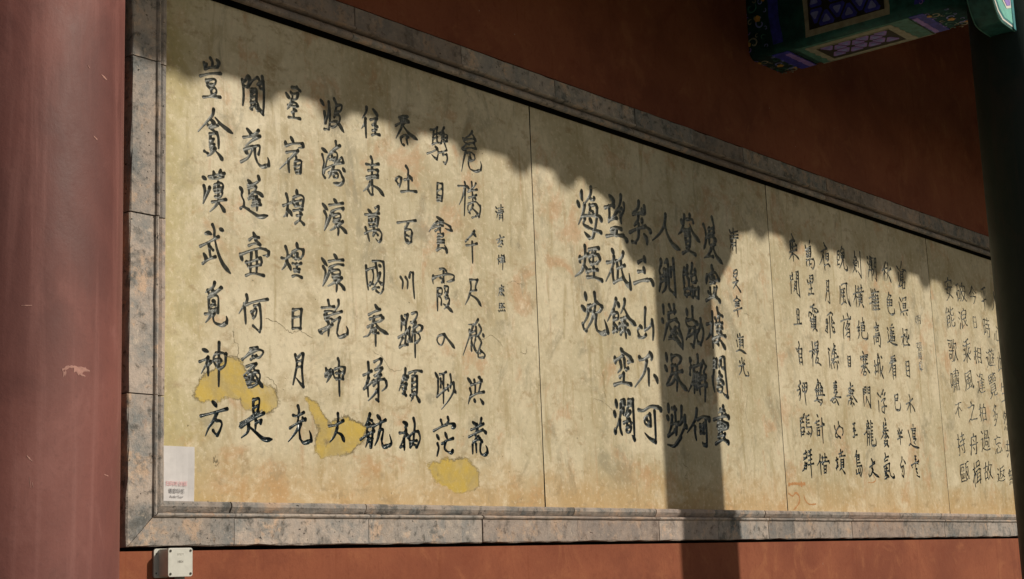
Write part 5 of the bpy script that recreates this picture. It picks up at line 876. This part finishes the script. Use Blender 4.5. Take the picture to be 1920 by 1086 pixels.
# ------------------------------------------------------------------ eave lintel, ceiling and tiled roof
PITCH = 0.348; XS0 = 0.316 + 2.35*math.tan(SUN_TH)/1.0
lt = thing('eave_lintel', (4, -1.44, 2.56), 'long green painted lintel running over the column tops under the eave', 'beam')
bbox('lintel_body', (-7, -1.55, 2.556), (13, -1.33, 2.93), M_green, lt, w=0.02)
rf = thing('tiled_roof', (3, -1, 3.0), 'grey tiled porch roof with drip tiles along its eave and round rafters beneath', 'roof')
sl_ = math.tan(math.radians(24))
def rz(y): return 3.385 + (y+2.35)*sl_
v, f = prism([(-2.36, rz(-2.36)-0.035), (0.6, rz(0.6)-0.035), (0.6, rz(0.6)), (-2.36, rz(-2.36))], 'x', -7.2, 13.2); mesh('roof_deck', v, f, M_wood, rf)
me_r = None
def copyobj(o, dx, parent):
    c = o.copy(); C.objects.link(c); c.location.x += dx; c.parent = parent; return c
proto = {}
SX = [0.316, 0.639, 1.024, 1.42, 1.778, 2.09] + [2.43 + 0.338*i for i in range(30)]
SX = [0.316 - 0.348*i for i in range(24, 0, -1)] + SX
EXTRA = 0.0
for k, sx_ in enumerate(SX):
    x = sx_ + 2.35*math.tan(SUN_TH)
    if not (-7 < x < 13): continue
    if not proto:
        X0 = x
        pr = [(x+0.075*math.cos(a), rz(0)) for a in ()]
        # cover tile row, half round, running up the slope
        n = 8; V = []; F = []
        ys = np.linspace(-2.37, 0.6, 12)
        for y in ys:
            for i in range(n+1):
                a = math.pi*i/n; V.append((x+0.075*math.cos(a), y, rz(y)+0.02+0.075*math.sin(a)+0.006*((ys.tolist().index(y)) % 2)))
        for j in range(len(ys)-1):
            for i in range(n): F.append((j*(n+1)+i, j*(n+1)+i+1, (j+1)*(n+1)+i+1, (j+1)*(n+1)+i))
        F.append(tuple(range(n+1)))
        proto['cover'] = mesh('cover_tile_row', V, F, M_tile, rf)
        disc = [(x+0.062*math.cos(a), 3.41+0.062*math.sin(a)) for a in [6.283*i/24 for i in range(24)]]
        v, f = prism(disc, 'y', -2.395, -2.368); proto['end'] = mesh('tile_end', v, f, M_tile, rf)
        half = [(0.148, 3.37), (0.124, 3.25), (0.106, 3.185), (0.085, 3.13), (0.058, 3.098), (0.028, 3.083), (0, 3.078)]
        DP = PITCH; xc = x + PITCH/2; poly = [(xc+u, z) for u, z in half] + [(xc-u, z) for u, z in half[-2::-1]]
        v, f = prism(poly, 'y', -2.392, -2.362); proto['drip'] = mesh('drip_tile', v, f, M_tile, rf)
        rr = [(x + PITCH/2 + 0.05*math.cos(a), 0.05*math.sin(a)) for a in [6.283*i/10 for i in range(10)]]
        V = [(p[0], y, p[1]+rz(y)-0.09) for y in (-2.25, 0.4) for p in rr]; F = [(i, (i+1) % 10, (i+1) % 10+10, i+10) for i in range(10)] + [tuple(range(10))[::-1]]
        proto['rafter'] = mesh('rafter', V, F, M_wood, rf)
    else:
        for nm, o in proto.items():
            c = copyobj(o, (x-X0) + (random.uniform(-0.006, 0.006) if nm == 'end' else ((SX[k+1]-sx_ if k+1 < len(SX) else PITCH) - PITCH)/2*0 if nm != 'drip' else ((SX[k+1]-sx_ if k+1 < len(SX) else PITCH) - DP)/2), rf)
            if nm == 'drip': c.location.z += random.uniform(-0.018, 0.02); c.rotation_euler = (0, 0, 0); c.scale = (1, 1, 1)

gw = thing('shading_end_wall', (9.2, -0.7, -Z0), 'unseen red end wall added to darken the porch beyond the dark column', 'wall')
bbox('shading_end_plaster', (9.0, -1.30, -Z0-0.1), (9.3, -0.05, 3.9), M_red, gw, w=0.0)  # out of view, added to block light at the right end

xe = -0.032 + 2.35*math.tan(SUN_TH)
for dx_, dz_ in ((0.0, 0.004), (-0.10, -0.028)):
    c = proto['drip'].copy(); C.objects.link(c); c.parent = rf; c.location.x += (xe - PITCH/2) - X0 + 0.035 + dx_; c.location.z += dz_  # unseen spare drip tiles, added to close a bright notch in the eave shadow

# ------------------------------------------------------------------ paper notice
ns = thing('paper_notice', (0.075, -0.004, -0.006), 'small white paper notice with pink and grey printing stuck in the lower left panel corner', 'notice')
M_paper = plain('notice_paper', (0.62, 0.59, 0.59), 0.5, 0.05, 30)
M_pg = plain('notice_grey_print', (0.22, 0.21, 0.22), 0.6, 0.1); M_pp = plain('notice_pink_print', (0.78, 0.44, 0.46), 0.6, 0.1); M_pl = plain('notice_pale_square', (0.57, 0.54, 0.54), 0.6, 0.1)
V = []; F = []
nx, nz = 6, 8
for j in range(nz+1):
    for i in range(nx+1):
        x = 0.003+0.144*i/nx; z = -0.0065+0.186*j/nz; y = -0.004-0.0015*math.sin(i*0.9+j*0.4) - (0.002 if (i == 0 or i == nx) else 0)
        V.append((x, y, z))
n0 = len(V); V += [(x, -0.0012, z) for x, y, z in V[:n0]]
for j in range(nz):
    for i in range(nx): a = j*(nx+1)+i; F.append((a, a+1, a+nx+2, a+nx+1))
per = [i for i in range(nx+1)] + [(j+1)*(nx+1)-1 for j in range(1, nz+1)] + [nz*(nx+1)+i for i in range(nx-1, -1, -1)] + [j*(nx+1) for j in range(nz-1, 0, -1)]
for a, b in zip(per, per[1:]+per[:1]): F.append((a, b, b+n0, a+n0))
mesh('paper_sheet', V, F, M_paper, ns, smooth=False)
def lettering(name, body, cx, z, size, y, mat, parent, sx=1.0, bold=0.0):
    cu = bpy.data.curves.new(name, 'FONT'); cu.body = body; cu.size = size; cu.align_x = 'CENTER'; cu.offset = bold; cu.extrude = 0.00025
    o = bpy.data.objects.new('t', cu); C.objects.link(o); bpy.context.view_layer.update()
    me = bpy.data.meshes.new_from_object(o.evaluated_get(bpy.context.evaluated_depsgraph_get())); bpy.data.objects.remove(o)
    vs = [(cx+v.co.x*sx, y-v.co.z, z+v.co.y) for v in me.vertices]; fs = [tuple(p.vertices) for p in me.polygons]
    return mesh(name, vs, fs, mat, parent)
lettering('pink_print', '扫码听讲解', 0.075, 0.052, 0.0175, -0.0068, M_pp, ns, 1.0)
lettering('grey_print', '语音导览', 0.075, 0.0285, 0.0165, -0.0068, M_pg, ns)
lettering('small_print', 'Audio Tour', 0.075, 0.0125, 0.0115, -0.0068, M_pg, ns)

# ------------------------------------------------------------------ junction box
jx = thing('junction_box', (0.015, -0.045, -0.245), 'small off-white plastic electrical junction box on the red wall under the frame', 'junction box')
M_pl1 = plain('box_plastic', (0.60, 0.585, 0.53), 0.45, 0.06, 40, 0.5); M_scr = plain('screw_metal', (0.12, 0.11, 0.10), 0.4, 0.2, 60, 0.5, 0.1, 0.7)
M_dot = plain('hole_dark', (0.01, 0.01, 0.01), 0.8, 0.1)
yb = -0.0455
def rp(x0, x1, z0, z1, r): return rrect(x0, x1, z0, z1, r, 5)
v, f = prism(rp(-0.046, 0.010, -0.240, -0.150, 0.008), 'y', yb, yb-0.006); mesh('mounting_flange', v, f, M_pl1, jx)
v, f = prism(rp(-0.030, 0.062, -0.2375, -0.1515, 0.007), 'y', yb, yb-0.046); mesh('box_body', v, f, M_pl1, jx)
v, f = prism(rp(-0.0315, 0.0635, -0.2390, -0.1500, 0.008), 'y', yb-0.0475, yb-0.058); bevelled('lid', v, f, M_pl1, jx, w=0.0015, seg=2)
for x in (-0.023, 0.055):
    for z in (-0.230, -0.159):
        v, f = prism([(x+0.0042*math.cos(a), z+0.0042*math.sin(a)) for a in [6.283*i/16 for i in range(16)]], 'y', yb-0.057, yb-0.0595); s = mesh('lid_screw', v, f, M_scr, jx)
        v, f = prism([(x+0.0020*math.cos(a), z+0.0020*math.sin(a)) for a in [6.283*i/10 for i in range(10)]], 'y', yb-0.059, yb-0.0600); mesh('screw_socket', v, f, M_dot, jx)
for z in (-0.226, -0.166):
    v, f = prism([(-0.0375+0.0024*math.cos(a), z+0.0030*math.sin(a)) for a in [6.283*i/12 for i in range(12)]], 'y', yb-0.005, yb-0.0064); mesh('flange_hole', v, f, M_dot, jx)
M_pen = plain('pencil_grey', (0.30, 0.28, 0.25), 0.7, 0.1)
lettering('faint_pencil_note', '1963', 0.016, -0.172, 0.013, yb-0.0588, M_pl, jx) if False else lettering('faint_pencil_note', 'I P E Y', 0.016, -0.173, 0.0095, yb-0.0585, plain('worn_pencil', (0.45, 0.43, 0.38), 0.7, 0.1), jx)
lettering('pencil_note', 'HB24', 0.016, -0.196, 0.0105, yb-0.0585, M_pen, jx, 0.9)
# conduit elbow leaving the box
pts = [(0.045, -0.066, -0.236), (0.045, -0.066, -0.262), (0.045, -0.066, -0.40), (0.045, -0.066, -0.8)]
V = []; F = []; n = 16
for k, (x, y, z, r) in enumerate([(0.040, -0.069, -0.238, 0.016), (0.040, -0.069, -0.250, 0.016), (0.040, -0.069, -0.251, 0.0125), (0.040, -0.069, -1.6, 0.0125)]):
    for i in range(n): V.append((x+r*math.cos(6.283*i/n), y+r*math.sin(6.283*i/n), z))
for k in range(3):
    for i in range(n): F.append((k*n+i, k*n+(i+1) % n, (k+1)*n+(i+1) % n, (k+1)*n+i))
mesh('conduit', V, F, plain('grey_conduit', (0.35, 0.35, 0.33), 0.5, 0.1), jx, smooth=True)
